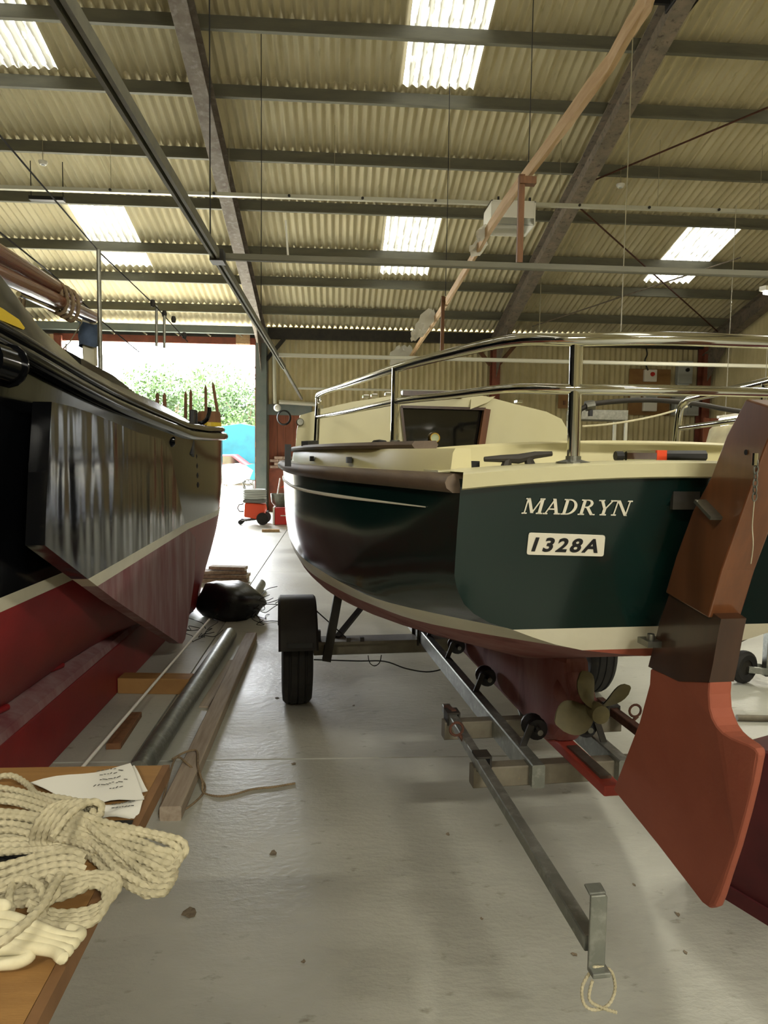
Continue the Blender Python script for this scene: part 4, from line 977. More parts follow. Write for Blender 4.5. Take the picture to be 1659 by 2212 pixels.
MB().prism([rb(p) for p in mid_], -ln*.06).build('leeboard_stripe', 'stripe_white', lb); MB().prism([rb(p) for p in low_], -ln*.06).build('leeboard_tip', 'board_red', lb)
for q in ((369, 953), (394, 957)): MB().lathe([(0, .03), (.02, .028), (.035, .012), (.04, 0)], 14, Matrix.Translation(rb(on_lee(*q))) @ ln.to_track_quat('Z', 'Y').to_matrix().to_4x4()).build('pivot_bolt', 'black_gloss', lb, smooth=True)
a, b = rb(on_lee(407, 888)), rb(on_lee(404, 985)); mb = MB(); mb.beam(a+ln*.03, b+ln*.03, .075, .03, ln); mb.beam(a+ln*.03+V(0, .09, 0), a+ln*.03+V(0, .1, -.2), .025, .03, ln); mb.beam(a+ln*.03, a+ln*.03+V(0, .1, .0), .03, .025); mb.build('leeboard_hanger', 'rubber_black', lb, bevel=.006)
mb = MB(); c = rb(on_lee(412, 985))+ln*.03
for k in range(7):
    cc = c+V(0, .01*k, -.035*k); mb.tube([cc+(V(0, .012*math.cos(t), .022*math.sin(t)) if k % 2 else V(.012*math.cos(t), 0, .022*math.sin(t))) for t in [i*math.pi/4 for i in range(8)]], .005, 6, closed=True)
mb.build('hanger_chain', 'rubber_black', lb, smooth=True)
# stern post block, hook, pins
c = rb(at(452, 917, Y=6.55)); d = 6.55/1534
sb = MB().lathe([(0, 28*d), (22*d, 27*d), (24*d, 22*d), (25*d, -22*d), (28*d, -26*d), (0, -26*d)], 20, Matrix.Translation(c)).build('stern_block', 'timber_brown', bb, smooth=40)
MB().lathe([(25.2*d, 4*d), (25.4*d, 4*d), (25.6*d, -10*d), (25.4*d, -10*d)], 20, Matrix.Translation(c)).build('yellow_band', 'yellow_paint', sb)
mb = MB(); mb.tube(catmull([rb(at(x, y, Y=6.2)) for x, y in ((420, 913), (435, 914), (447, 905), (452, 890), (452, 880))], 5), .018, 8); mb.build('bulwark_hook', 'black_gloss', bb, smooth=True)
for x0, y0, x1, y1, r in ((340, 848, 340, 880, .016), (355, 848, 356, 885, .016), (401, 845, 401, 890, .013), (412, 840, 412, 890, .013), (444, 830, 445, 893, .012), (459, 824, 470, 892, .013)):
    p, q = rb(at(x1, y1, Y=6.6)), rb(at(x0, y0, Y=6.6)); MB().tube([p-V(0, 0, .12), p, p.lerp(q, .85), q], r, 7, rad=[r*1.1, r*1.1, r, r*.15]).build('wooden_pin', 'timber_brown', bb, smooth=True)
# deck house and tabernacle
mb = MB(); hy = [4.3, 4.7, 5.2, 5.6]
rows = [[rb(V(-1.42, y, 1.6)), rb(V(-1.46, y, h)), rb(V(-1.55, y, h+.05)), rb(V(-2.3, y, h+.12)), rb(V(-3.1, y, h+.05)), rb(V(-3.2, y, 1.6))] for y, h in ((4.2, 1.98), (4.8, 1.95), (5.3, 1.88), (5.5, 1.75))]
mb.grid(rows); mb.f += [tuple(range(6))[::-1], tuple(18+k for k in range(6))]; mb.m += [0, 0]; mb.build('deck_house', 'black_gloss', bb, smooth=40)
p, q = rb(at(196, 815, Y=5.0)), rb(at(192, 690, Y=5.0))
MB().beam(p, q, .075, .085, (0, 1, 0), ch=.01).build('tabernacle', 'stripe_white', bb)
mb = MB(); cc = rb(at(192, 700, Y=4.98)); rows = [[cc+V(.062*math.cos(t)*(1+.15*math.sin(3*t+k)), .062*math.sin(t), -.03*k+.01*math.sin(2*t)) for t in [i*math.pi/6 for i in range(12)]] for k in range(6)]; mb.grid(rows, closed=True); mb.build('blue_wrap', 'blue_cloth', bb, smooth=True)
# spars lashed to the tabernacle
def spar(x0, y0, Y0, x1, y1, Y1, r0, r1, nm): a, b = rb(at(x0, y0, Y=Y0)), rb(at(x1, y1, Y=Y1)); return MB().tube([a, a.lerp(b, .5), b], r0, 14, rad=[r0, (r0+r1)/2, r1]).build(nm, 'spar_varnish', bb, smooth=40)
spar(-120, 478, 2.6, 166, 648, 4.6, .042, .034, 'gaff'); spar(-120, 536, 2.6, 200, 685, 4.95, .036, .04, 'boom')
mb = MB(); a, b = rb(at(40, 620, Y=3.5)), rb(at(172, 686, Y=4.6)); mb.tube([a+V(0, 0, -.03), b+V(0, 0, -.02)], .012, 8); mb.build('boom_track', 'chrome', bb, smooth=True)
cc = rb(at(116, 632, Y=4.1)); mb = MB()
for k in range(7): mb.rope([cc+V(.02*k-.06+.045*math.sin(t), .03*k-.1, .02-.012*k+.085*math.cos(t)) for t in [i*math.pi/8 for i in range(18)]], .011, step=.006)
mb.rope(catmull([cc+V(-.11, -.1, -.02), cc+V(-.12, -.1, -.11), cc+V(-.10, -.1, -.17), cc+V(-.13, -.1, -.13), cc+V(-.14, -.1, -.05)], 6), .009, step=.006)
mb.build('lashing', 'rope_brown', bb, smooth=True)
# standing pole and rigging
p, q = rb(at(217, 800, Y=4.6)), rb(at(213, 540, Y=4.6)); MB().tube([p, q], .014, 10).build('shroud_pole', 'steel_dull', bb, smooth=True)
mb = MB()
for L in (((-40, 470), (110, 590), (165, 640), (215, 690), (300, 760)), ((-20, 270), (215, 545), (330, 655), (405, 738))):
    mb.tube([rb(at(x, y, Y=3.4+.0075*max(x, -40))) for x, y in L], .0045, 6)
mb.build('rigging_wire', 'wire_dark', bb)
for x, y in ((330, 655), (355, 678), (375, 690), (398, 725)):
    MB().lathe([(0, -.03), (.016, -.025), (.022, 0), (.016, .025), (0, .03)], 10, Matrix.Translation(rb(at(x, y, Y=3.4+.0075*x)))).build('rigging_block', 'dark_steel', bb, smooth=True)
for x, y0, y1 in ((338, 660, 748), (355, 682, 752)): MB().tube([rb(at(x, y0, Y=5.95)), rb(at(x, y1, Y=5.95))], .011, 8).build('hanging_rod', 'steel_dull', bb, smooth=True)
mb = MB(); mb.tube([rb(at(x, y, Y=4.9)) for x, y in ((178, 695), (150, 740), (128, 762))], .004, 5); mb.tube([rb(at(143, 742, Y=4.9)), rb(at(143, 775, Y=4.9))], .004, 5); mb.build('thin_line', 'wire_pale', bb)

# ------------------------------------------------------------------ bench with ropes and papers
TZ = .75; TX1, TY1 = -.385, 1.575
bench = thing('workbench', 'low plywood workbench holding rope hanks and papers', 'bench', (-.75, 1.0, 0))
def rt_(p): return Vector(p)-V(-.75, 1.0, 0)
MB().prism([rt_(V(-1.08, .35, TZ)), rt_(V(TX1+.012, .35, TZ)), rt_(V(TX1, TY1, TZ)), rt_(V(-1.08, TY1, TZ))], (0, 0, -.018)).build('top', 'plywood', bench)
MB().prism([rt_(V(TX1+.014, .35, TZ+.001)), rt_(V(TX1+.030, .35, TZ+.001)), rt_(V(TX1+.016, TY1, TZ+.001)), rt_(V(TX1+.001, TY1, TZ+.001))], (0, 0, -.03)).build('edge_strip', 'plywood_edge', bench)
for x in (-1.04, TX1-.42):
    for y in (.42, TY1-.2): MB().box((-.022, -.022, 0), (.022, .022, TZ-.018)).build('leg', 'timber_brown', bench, loc=rt_(V(x, y, 0)))
MB().beam(rt_(V(-1.04, TY1-.2, .66)), rt_(V(TX1-.42, TY1-.2, .66)), .03, .09).build('apron', 'timber_brown', bench)
MB().beam(rt_(V(TX1-.42, .42, .66)), rt_(V(TX1-.42, TY1-.2, .66)), .03, .09).build('apron', 'timber_brown', bench)
# papers
def sheet(name, lab, q, lift, lines, grp='papers on the bench'):
    P = [at(x, y, Z=TZ+lift) for x, y in q]; o0 = P[0]; n = 8; rows = []
    for i in range(n+1):
        a, b = P[0].lerp(P[3], i/n), P[1].lerp(P[2], i/n)
        rows.append([a.lerp(b, j/n)-o0+V(0, 0, .004*math.sin(j*.9+i*.5)) for j in range(n+1)])
    t = thing(name, lab, 'paper', o0, group=grp); mb = MB(); mb.grid(rows); mb.grid([[p-V(0, 0, .0012) for p in r] for r in rows]); mb.build('leaf', 'paper', t, smooth=True)
    if lines:
        mb = MB()
        for (u0, u1, v) in lines:
            k = 0; u = u0
            while u < u1:
                ul = u+random.uniform(.02, .05); a = P[0].lerp(P[1], u).lerp(P[3].lerp(P[2], u), v+random.uniform(-.02, .02))-o0+V(0, 0, .0062); b = P[0].lerp(P[1], ul).lerp(P[3].lerp(P[2], ul), v+random.uniform(-.03, .03))-o0+V(0, 0, .0062)
                mb.beam(a, b, .0022, .0006); u = ul+.012
        mb.build('handwriting', 'ink', t)
sheet('paper_sheet', 'lower white paper sheet with ruled lines under the rope end', [(150, 1752), (312, 1722), (297, 1764), (175, 1770)], .004, [(.55, .9, .3), (.55, .9, .55)])
sheet('paper_sheet', 'white paper sheet sticking out beneath the written sheet', [(110, 1700), (290, 1656), (319, 1704), (170, 1745)], .009, [])
sheet('paper_sheet', 'top white paper sheet with faint handwriting on the bench', [(65, 1690), (282, 1651), (312, 1722), (165, 1742)], .014, [(.62, .8, .12), (.62, .8, .26), (.58, .78, .4), (.45, .8, .55), (.6, .78, .7), (.84, .86, .2), (.84, .86, .5)])
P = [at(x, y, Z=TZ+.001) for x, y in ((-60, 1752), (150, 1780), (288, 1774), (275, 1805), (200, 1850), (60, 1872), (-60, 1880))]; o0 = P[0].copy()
o = MB().prism([p-o0 for p in P], (0, 0, .003)).build('dark_patch', 'bag_black'); o.location = o0; tag(o, 'flat dark patch on the bench put in for the black area and shade under the rope hank', 'patch')  # dark sheet put in for the black area and shade under ropes and papers
# rope hanks
def path(L, n=6): return catmull([at(x, y, Z=TZ+z) for x, y, z in L], n)
RR = .0062
h1 = thing('rope_hank', 'large hank of twisted cream rope wrapped in the middle', 'rope', at(170, 1800, Z=TZ), group='rope hanks on the bench')
def hb_(mb, L, r=RR, lay=None): mb.rope([p-h1.location for p in path(L)], r, lay)
mb = MB()
for i in range(7):           # upper layer loops: left fan, wrap, right loop end, back underneath
    jt = lambda a=5: random.uniform(-a, a)
    ex = 404-7*i+jt(5); ey = 1818+13*i; z = .050-.005*i
    hb_(mb, [(-60, 1700+17*i+jt(), z), (20, 1702+16*i+jt(), z+jt(.003)), (90, 1722+14*i+jt(3), z), (160, 1752+11*i, z+.004), (225, 1777+11*i+jt(3), z+jt(.003)), (300, 1788+14*i+jt(), z+jt(.004)), (ex-45, ey-14+jt(), z-.004), (ex-12, ey-2, z-.012), (ex-2, ey+16, z-.02), (ex-16, ey+34, .018), (ex-70, ey+26, .012), (240, 1836+9*i+jt(), .010), (170, 1808+5*i, .012), (60, 1788+9*i+jt(), .012), (-60, 1788+10*i, .012)])
for L in ([(165, 1788, .03), (210, 1830, .03), (250, 1875, .026), (300, 1905, .02), (325, 1925, .012), (318, 1935, .009), (298, 1920, .009)], [(200, 1800, .034), (250, 1835, .03), (305, 1880, .024), (350, 1915, .012), (357, 1928, .008)],
          [(180, 1768, .046), (205, 1795, .044), (250, 1830, .036), (330, 1868, .026), (362, 1888, .014)], [(-40, 1690, .03), (20, 1675, .032), (60, 1695, .03), (80, 1715, .04), (140, 1725, .05), (180, 1735, .05)]): hb_(mb, L)
mb.build('coils', 'rope', h1, smooth=True)
mb = MB()
for k in range(4):
    o = 13*k
    hb_(mb, [(78+o*.9, 1838, .004), (70+o, 1815, .02), (80+o, 1780, .05), (108+o, 1745, .064), (150+o*.8, 1732, .066), (180+o*.6, 1738, .056), (190+o*.5, 1755, .03)])
hb_(mb, [(110, 1812, .05), (150, 1760, .068), (190, 1734, .07), (216, 1736, .066), (218, 1756, .052), (206, 1768, .05), (200, 1750, .055)], RR*1.08)
mb.build('wrapping', 'rope', h1, smooth=True)
h2 = thing('rope_hank', 'loose coil of twisted cream rope with open loops lying beside the wrapped hank', 'rope', at(130, 1930, Z=TZ), group='rope hanks on the bench')
mb = MB()
def h2r(L, r=RR): mb.rope([p-h2.location for p in path(L)], r)
for i in range(4):
    h2r([(60+4*i, 1950+11*i, .012+.004*(4-i)), (120, 1972+9*i, .014), (190, 1966+10*i, .014), (238-5*i, 1942+8*i, .016), (258-11*i, 1908+4*i, .022), (238-15*i, 1888+8*i, .028), (180, 1890+10*i, .026), (130, 1900+13*i, .022), (70, 1908+14*i, .016), (20, 1916+13*i, .014), (-40, 1925+13*i, .012)])
for i in range(4): h2r([(-60, 1886+20*i, .03), (20, 1866+17*i, .034), (90, 1848+14*i, .036), (150, 1840+14*i, .034), (185, 1852+13*i, .024)])
h2r([(-20, 1925, .036), (20, 1905, .042), (60, 1900, .044), (88, 1918, .04), (96, 1950, .03)]); h2r([(25, 1912, .04), (20, 1945, .036), (25, 1968, .03)])
h2r([(132, 1890, .046), (112, 1920, .05), (96, 1952, .052), (60, 1990, .056), (10, 2030, .052), (-40, 2060, .04)], RR*1.12); h2r([(106, 1895, .04), (125, 1925, .036), (100, 1955, .03), (92, 1975, .03)])
mb.build('coils', 'rope', h2, smooth=True)
h3 = thing('rope_hank', 'hank of smooth pale braided rope at the bench corner', 'rope', at(80, 2030, Z=TZ), group='rope hanks on the bench')
mb = MB(); r3 = .0085
for i in range(4):
    mb.tube([p-h3.location for p in path([(-60, 1978+22*i, .03-.004*i), (10, 1980+20*i, .034-.004*i), (60, 1995+17*i, .034-.004*i), (115, 2018+12*i, .028-.003*i), (160-9*i, 2026+14*i, .02), (174-14*i, 2016+17*i, .014), (150-8*i, 2008+18*i, .012)])], r3, 10)
mb.tube([p-h3.location for p in path([(-60, 2085, .012), (0, 2082, .012), (40, 2078, .012), (65, 2062, .016), (30, 2050, .02), (-40, 2055, .02)])], r3, 10)
mb.tube([p-h3.location for p in path([(-50, 1952, .04), (5, 1955, .044), (12, 1962, .04)])], r3, 10)
mb.build('coils', 'rope_pale', h3, smooth=True)

# ------------------------------------------------------------------ things on the floor
def fbeam(name, lab, cat, p0, p1, w, h, m, grp=None, z=0.0):
    a, b = at(*p0, Z=h+z), at(*p1, Z=h+z); a.z = b.z = h/2+z
    o = MB().beam(V(0, 0, 0), b-a, w, h, ch=min(w, h)*.08).build(name, m); o.location = a; return tag(o, lab, cat, grp)
fbeam('timber_plank', 'long grey weathered timber plank on the floor tied with brown cord', 'plank', (368, 1742), (543, 1366), .085, .06, 'timber_grey')
fbeam('timber_strip', 'thin flat wooden strip on the floor beside the long plank', 'plank', (440, 1525), (502, 1425), .055, .012, 'timber_grey')
def ftube(name, lab, cat, p0, p1, r, m, z=0.0):
    a, b = at(*p0, Z=r+z), at(*p1, Z=r+z); o = MB().tube([V(0, 0, 0), b-a], r, 16).build(name, m, smooth=40); o.location = a; return tag(o, lab, cat)
ftube('alloy_pole', 'long dull grey alloy pole lying on the floor under the black boat', 'pole', (300, 1668), (497, 1370), .052, 'galvanised')
ftube('alloy_pole', 'short bright alloy pole on the floor beyond the black sack', 'pole', (533, 1312), (563, 1262), .055, 'galvanised')
ftube('white_cane', 'thin white cane lying over the wooden block on the floor', 'cane', (150, 1690), (452, 1338), .008, 'plastic_white', .10)
fbeam('timber_bearer', 'dark timber bearer on the floor under the black boat', 'plank', (245, 1606), (292, 1538), .07, .03, 'timber_brown')
a = at(352, 1500, Z=0)
o = MB().box((-.27, -.06, 0), (.16, .06, .095)).build('wooden_block', 'plywood', bevel=.004); o.location = (a.x, a.y+.06, 0); o.rotation_euler = (0, 0, R(-4)); tag(o, 'short squared yellow wooden block under the white cane', 'block')
a = at(482, 1340, Z=0)
def blob(name, lab, cat, loc, sx, sy, sz, m, seed=1, amp=.12):
    bm = bmesh.new(); bmesh.ops.create_icosphere(bm, subdivisions=3, radius=1); rnd = random.Random(seed); ph = [rnd.uniform(0, 6) for _ in range(6)]
    for v in bm.verts:
        k = 1+amp*(math.sin(3*v.co.x+ph[0])*math.sin(4*v.co.y+ph[1])+.6*math.sin(7*v.co.z+ph[2]+3*v.co.x)); c = v.co*k
        c.z = max(c.z, -.55)
        v.co = V(c.x*sx, c.y*sy, (c.z+.55)*sz)
    me = bpy.data.meshes.new(name); bm.to_mesh(me); bm.free(); me.materials.append(MATS[m])
    for p in me.polygons: p.use_smooth = True
    o = inst(me, name); o.location = loc; return tag(o, lab, cat)
blob('black_sack', 'shiny black plastic sack lying on the poles beside the black boat', 'sack', (a.x+.04, a.y+.2, .0), .28, .26, .21, 'bag_black')
for k, (x, y, w, l, dz, rz_) in enumerate(((470, 1262, .62, .3, 0, 3), (478, 1262, .55, .24, .042, -5), (470, 1262, .58, .2, .084, 6), (486, 1262, .42, .14, .13, -9))):
    p = at(x, y, Z=0); o = MB().box((-w/2, -l/2, 0), (w/2, l/2, .035)).build('scrap_board', 'timber_grey'); o.location = (p.x, p.y+.25, dz); o.rotation_euler = (0, 0, R(rz_)); tag(o, ('bottom', 'second', 'third', 'small top')[k]+' grey scrap board of the pile behind the black sack', 'board', 'scrap board pile')
mb = MB(); c = at(545, 1330, Z=.02)
for k in range(14):
    s = [V(random.uniform(-.05, .05), random.uniform(-.15, .15), random.uniform(0, .12))]
    for j in range(5): s.append(s[-1]+V(random.uniform(-.06, .12), random.uniform(-.1, .1), random.uniform(-.06, .06)))
    mb.tube([V(p.x, p.y, max(p.z, -.012)) for p in catmull(s, 4)], .0035, 5)
o = mb.build('wire_tangle', 'wire_dark'); o.location = c; tag(o, 'tangle of thin black wire on the floor beside the black sack', 'wire')
mb = MB(); c = at(440, 1375, Z=.02)
for k in range(8):
    s = [V(random.uniform(-.05, .05), random.uniform(-.15, .15), random.uniform(0, .06))]
    for j in range(4): s.append(s[-1]+V(random.uniform(-.08, .08), random.uniform(-.1, .1), random.uniform(-.03, .05)))
    mb.tube([V(p.x, p.y, max(p.z, -.012)) for p in catmull(s, 4)], .003, 5)
o = mb.build('wire_tangle', 'wire_dark'); o.location = c; tag(o, 'small tangle of thin wire on the floor below the leeboard tip', 'wire')
def fcord(lab, L, r, z=.004):
    P = [at(x, y, Z=z+h) for x, y, h in L]; o0 = P[0].copy(); mb = MB(); mb.rope(catmull([p-o0 for p in P], 6), r, step=r*.5)
    o = mb.build('brown_cord', 'rope_brown', smooth=True); o.location = o0; return tag(o, lab, 'cord')
fcord('thin brown cord with a frayed end trailing over the concrete from the plank', [(372, 1640, .065), (400, 1625, .07), (425, 1622, .066), (428, 1655, .066), (437, 1690, .03), (440, 1712, 0), (470, 1720, 0), (505, 1716, 0), (545, 1705, 0), (590, 1700, 0), (638, 1692, 0)], .005)
fcord('thin brown cord looped round the near end of the plank', [(345, 1765, 0), (352, 1730, .03), (378, 1640, .066), (405, 1650, .066), (440, 1690, .01), (438, 1715, 0), (405, 1745, 0), (365, 1762, 0), (345, 1760, 0), (350, 1735, .02)], .005)
# litter
SP = [(590, 1843, 1.6, 'dead brown leaf on the concrete in front of the bench'), (764, 1524, 1.0, 'pale wood chip on the concrete behind the wheel shadow'), (598, 1508, 1.5, 'pale dead leaf on the concrete beside the trailer wheel'), (634, 1650, 1.3, 'dark leaf scrap on the concrete joint'),
      (655, 2078, .7, 'tiny dark twig on the bare concrete'), (410, 1972, 2.2, 'grey dirt flake on the concrete beside the rope coil'), (968, 1802, .8, 'small dark chip on the concrete beside the tail arm'), (1370, 1912, .7, 'small brown chip on the concrete below the rudder'),
      (1465, 1975, 1.0, 'dark dirt flake on the concrete below the rudder tip'), (1240, 2062, .8, 'small dark chip on the concrete beside the tail bracket'), (1480, 2058, .7, 'small grit on the concrete right of the tail bracket'), (1040, 1985, .6, 'tiny brown speck on the open concrete')]
for k, (x, y, s, lab) in enumerate(SP):
    p = at(x, y, Z=.001); n = 9; mb = MB(); ring_ = [V(math.cos(t)*.016*s*random.uniform(.5, 1.4), math.sin(t)*.022*s*random.uniform(.5, 1.3), random.uniform(.001, .008)) for t in [i*2*math.pi/n for i in range(n)]]
    mb.add([V(0, 0, .006)]+ring_, [(0, i+1, (i+1) % n+1) for i in range(n)]); mb.add([v-V(0, 0, .002) for v in [V(0, 0, .005)]+ring_], [(0, (i+1) % n+1, i+1) for i in range(n)])
    o = mb.build('floor_scrap', 'debris'); o.location = p; o.scale = (.55, .55, .3); tag(o, lab, 'scrap', 'scraps on the floor')
# cleaning gear by the door
p = at(552, 1132, Z=0); vc = thing('vacuum_cleaner', 'orange wheeled vacuum cleaner with a grey hose coiled on top', 'vacuum cleaner', p)
mb = MB(); mb.prism([V(-.22, -.2, .16), V(.14, -.2, .10), V(.22, -.2, .3), V(.2, -.2, .42), V(-.2, -.2, .46)], (0, .4, 0)); mb.build('body', 'orange_plastic', vc, bevel=.03)
MB().box((-.24, -.19, .45), (.22, .19, .52)).build('lid', 'grey_plastic', vc, bevel=.02)
for y in (-.23, .23): MB().lathe([(0, -.03), (.12, -.03), (.13, 0), (.12, .03), (0, .03)], 20, Matrix.Translation((.17, y, .13)) @ Matrix.Rotation(R(90), 4, 'X')).build('wheel', 'rubber', vc, smooth=40)
mb = MB(); mb.beam((-.3, -.15, .07), (.1, -.15, .12), .03, .03); mb.beam((-.3, .15, .07), (.1, .15, .12), .03, .03); mb.build('chassis', 'dark_steel', vc)
for y in (-.15, .15): MB().lathe([(0, -.02), (.05, -.02), (.05, .02), (0, .02)], 12, Matrix.Translation((-.29, y, .05)) @ Matrix.Rotation(R(90), 4, 'X')).build('castor', 'rubber', vc)
mb = MB()
for k in range(4): mb.tube([V(-.02+.22*math.cos(t), .17*math.sin(t), .55+.05*k) for t in [i*math.pi/9 for i in range(18)]], .03, 8, closed=True)
mb.build('hose', 'plastic_grey', vc, smooth=True)
mb = MB(); mb.tube([V(-.24+.0, .0, .42), V(-.34, 0, .40), V(-.37, 0, .33), V(-.33, 0, .26), V(-.24, 0, .26)], .014, 8); mb.build('handle', 'rubber_black', vc, smooth=True)
mb = MB(); mb.tube([V(-.2, .1, .7), V(-.28, .1, .86), V(-.16, .1, .9), V(-.1, .1, .82)], .012, 6); mb.build('wand', 'steel_dull', vc)
p = at(602, 1132, Z=0)
t = thing('red_tool_box', 'red tool box with a white lid strip standing beside the vacuum cleaner', 'tool box', (p.x+.05, p.y, 0)); MB().box((-.12, -.15, 0), (.3, .15, .34)).build('body', 'red_plastic', t, bevel=.01); MB().box((-.16, -.15, 0), (-.125, .15, .36)).build('end_plate', 'plastic_white', t); MB().box((-.0, -.16, .18), (.2, -.15, .2)).build('latch', 'plastic_white', t)
t = thing('metal_bowl', 'dented grey metal bowl with tools leaning on the red tool box', 'bowl', (p.x+.05, p.y-.02, .36)); MB().lathe([(0, 0), (.12, .0), (.2, .1), (.22, .28), (.205, .28), (.19, .1), (0, .02)], 20).build('body', 'steel_dull', t, smooth=True)
MB().tube([V(-.1, 0, .1), V(-.02, .0, .6)], .015, 6).build('tool_handle', 'plastic_white', t); MB().prism([V(-.02, -.05, .4), V(.2, -.05, .42), V(.2, -.05, .55)], (0, .02, 0)).build('orange_flap', 'orange_plastic', t)
fbeam('timber_offcut', 'short pale timber offcut on the floor in front of the vacuum cleaner', 'plank', (566, 1143), (604, 1143), .1, .05, 'timber_pale')
# ------------------------------------------------------------------ yard outside the door
def leaf_tree(name, lab, x, y, h, r, seed):
    rnd = random.Random(seed); t = thing(name, lab, 'tree', (x, y, 0), group='trees behind the yard')
    mb = MB(); mb.tube([V(0, 0, -.1), V(.1, 0, h*.4), V(0, .1, h*.75)], .2, 7, rad=[.22, .16, .06])
    for k in range(5):
        a = k*1.26; mb.tube([V(.05, 0, h*.4+.3*k*.3), V(math.cos(a)*r*.5, math.sin(a)*r*.5, h*.6+.2*k)], .05, 5, rad=[.07, .02])
    mb.build('trunk', 'bark', t)
    mb = MB(); n = 9000
    cl = [(rnd.uniform(-.75, .75)*r, rnd.uniform(-.75, .75)*r, h*rnd.uniform(.3, .95), rnd.uniform(.28, .5)*r) for _ in range(26)]
    for i in range(n):
        cx, cy, cz, cr = rnd.choice(cl); d = V(rnd.gauss(0, 1), rnd.gauss(0, 1), rnd.gauss(0, 1)).normalized()*cr*rnd.uniform(.6, 1.05)
        p = V(cx, cy, cz)+d; s = rnd.uniform(.08, .17); u = V(rnd.gauss(0, 1), rnd.gauss(0, 1), rnd.gauss(0, 1)).normalized(); w_ = u.orthogonal().normalized()
        mb.add([p-u*s, p+w_*s*.55, p+u*s, p-w_*s*.55], [(0, 1, 2, 3)])
    o = mb.build('foliage', 'leaf', t); o['kind'] = 'stuff'
for k, (px, Y, h, r, lab) in enumerate(((380, 46, 6.0, 3.2, 'leafy green tree beyond the yard, behind the wooden pins'), (450, 52, 6.8, 3.4, 'leafy green tree beyond the yard, between the two others'), (535, 44, 6.6, 3.0, 'tall leafy green tree beyond the yard, above the teal tarpaulin'))):
    p = at(px, 985, Y=Y); leaf_tree('leafy_tree', lab, p.x, Y, h, r, 11+k)
p0, p1 = at(478, 1000, Y=36), at(575, 928, Y=36)
t = thing('covered_boat', 'boat under a large teal tarpaulin in the yard', 'boat', ((p0.x+p1.x)/2, 37, 0)); w = (p1.x-p0.x)
mb = MB(); rows = []
for i in range(9):
    y = -2.2+4.4*i/8; k = 1-.25*(i/8)
    rows.append([V(-w*.55*k, y, 1.0), V(-w*.57*k, y, 1.85), V(-w*.53*k, y, 2.72), V(0, y, 2.9+.06*math.sin(i*2)), V(w*.53*k, y, 2.72), V(w*.57*k, y, 1.85), V(w*.55*k, y, 1.0)])
mb.grid(rows); mb.f += [tuple(range(7))[::-1], tuple(56+k for k in range(7))]; mb.m += [0, 0]; mb.build('tarpaulin', 'teal_tarp', t, smooth=30)
mb = MB(); mb.prism([V(-w*.5, -2, 1.0), V(w*.5, -2, 1.0), V(w*.2, -2, .45), V(-w*.2, -2, .45)], (0, 4.2, 0)); mb.build('hull', 'stripe_white', t)
for x in (-w*.3, w*.3): MB().box((x-.1, -1.6, -.03), (x+.1, 1.6, .5)).build('chock', 'timber_grey', t)
# red car
p = at(507, 1001, Y=33); ca = thing('red_car', 'small red car parked in the yard in front of the teal tarpaulin', 'car', (p.x-.6, 33, -.03))
prof = [(-1.9, .35), (-1.95, .75), (-1.75, .95), (-1.0, 1.0), (-.75, 1.42), (.55, 1.46), (1.15, 1.0), (1.85, .88), (1.95, .6), (1.9, .35)]
MB().prism([V(x, 0, z) for x, z in prof], (0, 1.6, 0)).build('body', 'car_red', ca, bevel=.06)
MB().prism([V(x, -.012, z) for x, z in ((-.85, 1.02), (-.66, 1.34), (.46, 1.37), (.92, 1.02))], (0, .01, 0)).build('side_window', 'dark_glass', ca)
for x in (-1.2, 1.2):
    wv = MB().lathe([(0, -.09), (.2, -.09), (.3, -.08), (.31, 0), (.3, .08), (0, .08)], 20, Matrix.Translation((x, .05, .31)) @ Matrix.Rotation(R(90), 4, 'X')).build('wheel', 'rubber', ca, smooth=40)
    MB().lathe([(0, .1), (.18, .095), (.2, .085)], 16, Matrix.Translation((x, .05, .31)) @ Matrix.Rotation(R(90), 4, 'X')).build('hub', 'plastic_white', wv)
    MB().lathe([(0, -.09), (.3, -.08), (.31, 0), (.3, .08), (0, .08)], 20, Matrix.Translation((x, 1.55, .31)) @ Matrix.Rotation(R(90), 4, 'X')).build('wheel', 'rubber', ca, smooth=40)
# dinghies on trailers close outside
for k, (px, Y, m, lab) in enumerate(((505, 26, 'plastic_white', 'white covered dinghy on a launching trailer in the yard'), (566, 30.5, 'teal_tarp', 'teal covered dinghy on a launching trailer in the yard'))):
    p = at(px, 1045, Y=Y); t = thing('dinghy', lab, 'dinghy', (p.x, Y, 0), group='dinghies in the yard')
    rows = []
    for i in range(9):
        y = -1.6+3.2*i/8; b = .72*math.sqrt(max(.02, 1-(max(0, i-2)/6.2)**2)); rows.append([V(-b*.35, y, .42), V(-b*.85, y, .6), V(-b, y, .86), V(-b*.6, y, 1.02), V(0, y, 1.1), V(b*.6, y, 1.02), V(b, y, .86), V(b*.85, y, .6), V(b*.35, y, .42)])
    mb = MB(); mb.grid(rows, closed=True); mb.f += [tuple(range(9))[::-1], tuple(72+j for j in range(9))]; mb.m += [0, 0]; mb.build('cover', m, t, smooth=40)
    mb = MB(); mb.beam((-.7, 0, .36), (.7, 0, .36), .06, .06); mb.beam((0, -1.7, .38), (0, 1.9, .38), .06, .06); mb.build('trailer_frame', 'dark_steel', t)
    for x in (-.75, .75): MB().lathe([(0, -.06), (.2, -.06), (.25, -.03), (.25, .03), (.2, .06), (0, .06)], 18, Matrix.Translation((x, 0, .22)) @ Matrix.Rotation(R(90), 4, 'Y')).build('wheel', 'rubber', t, smooth=40)

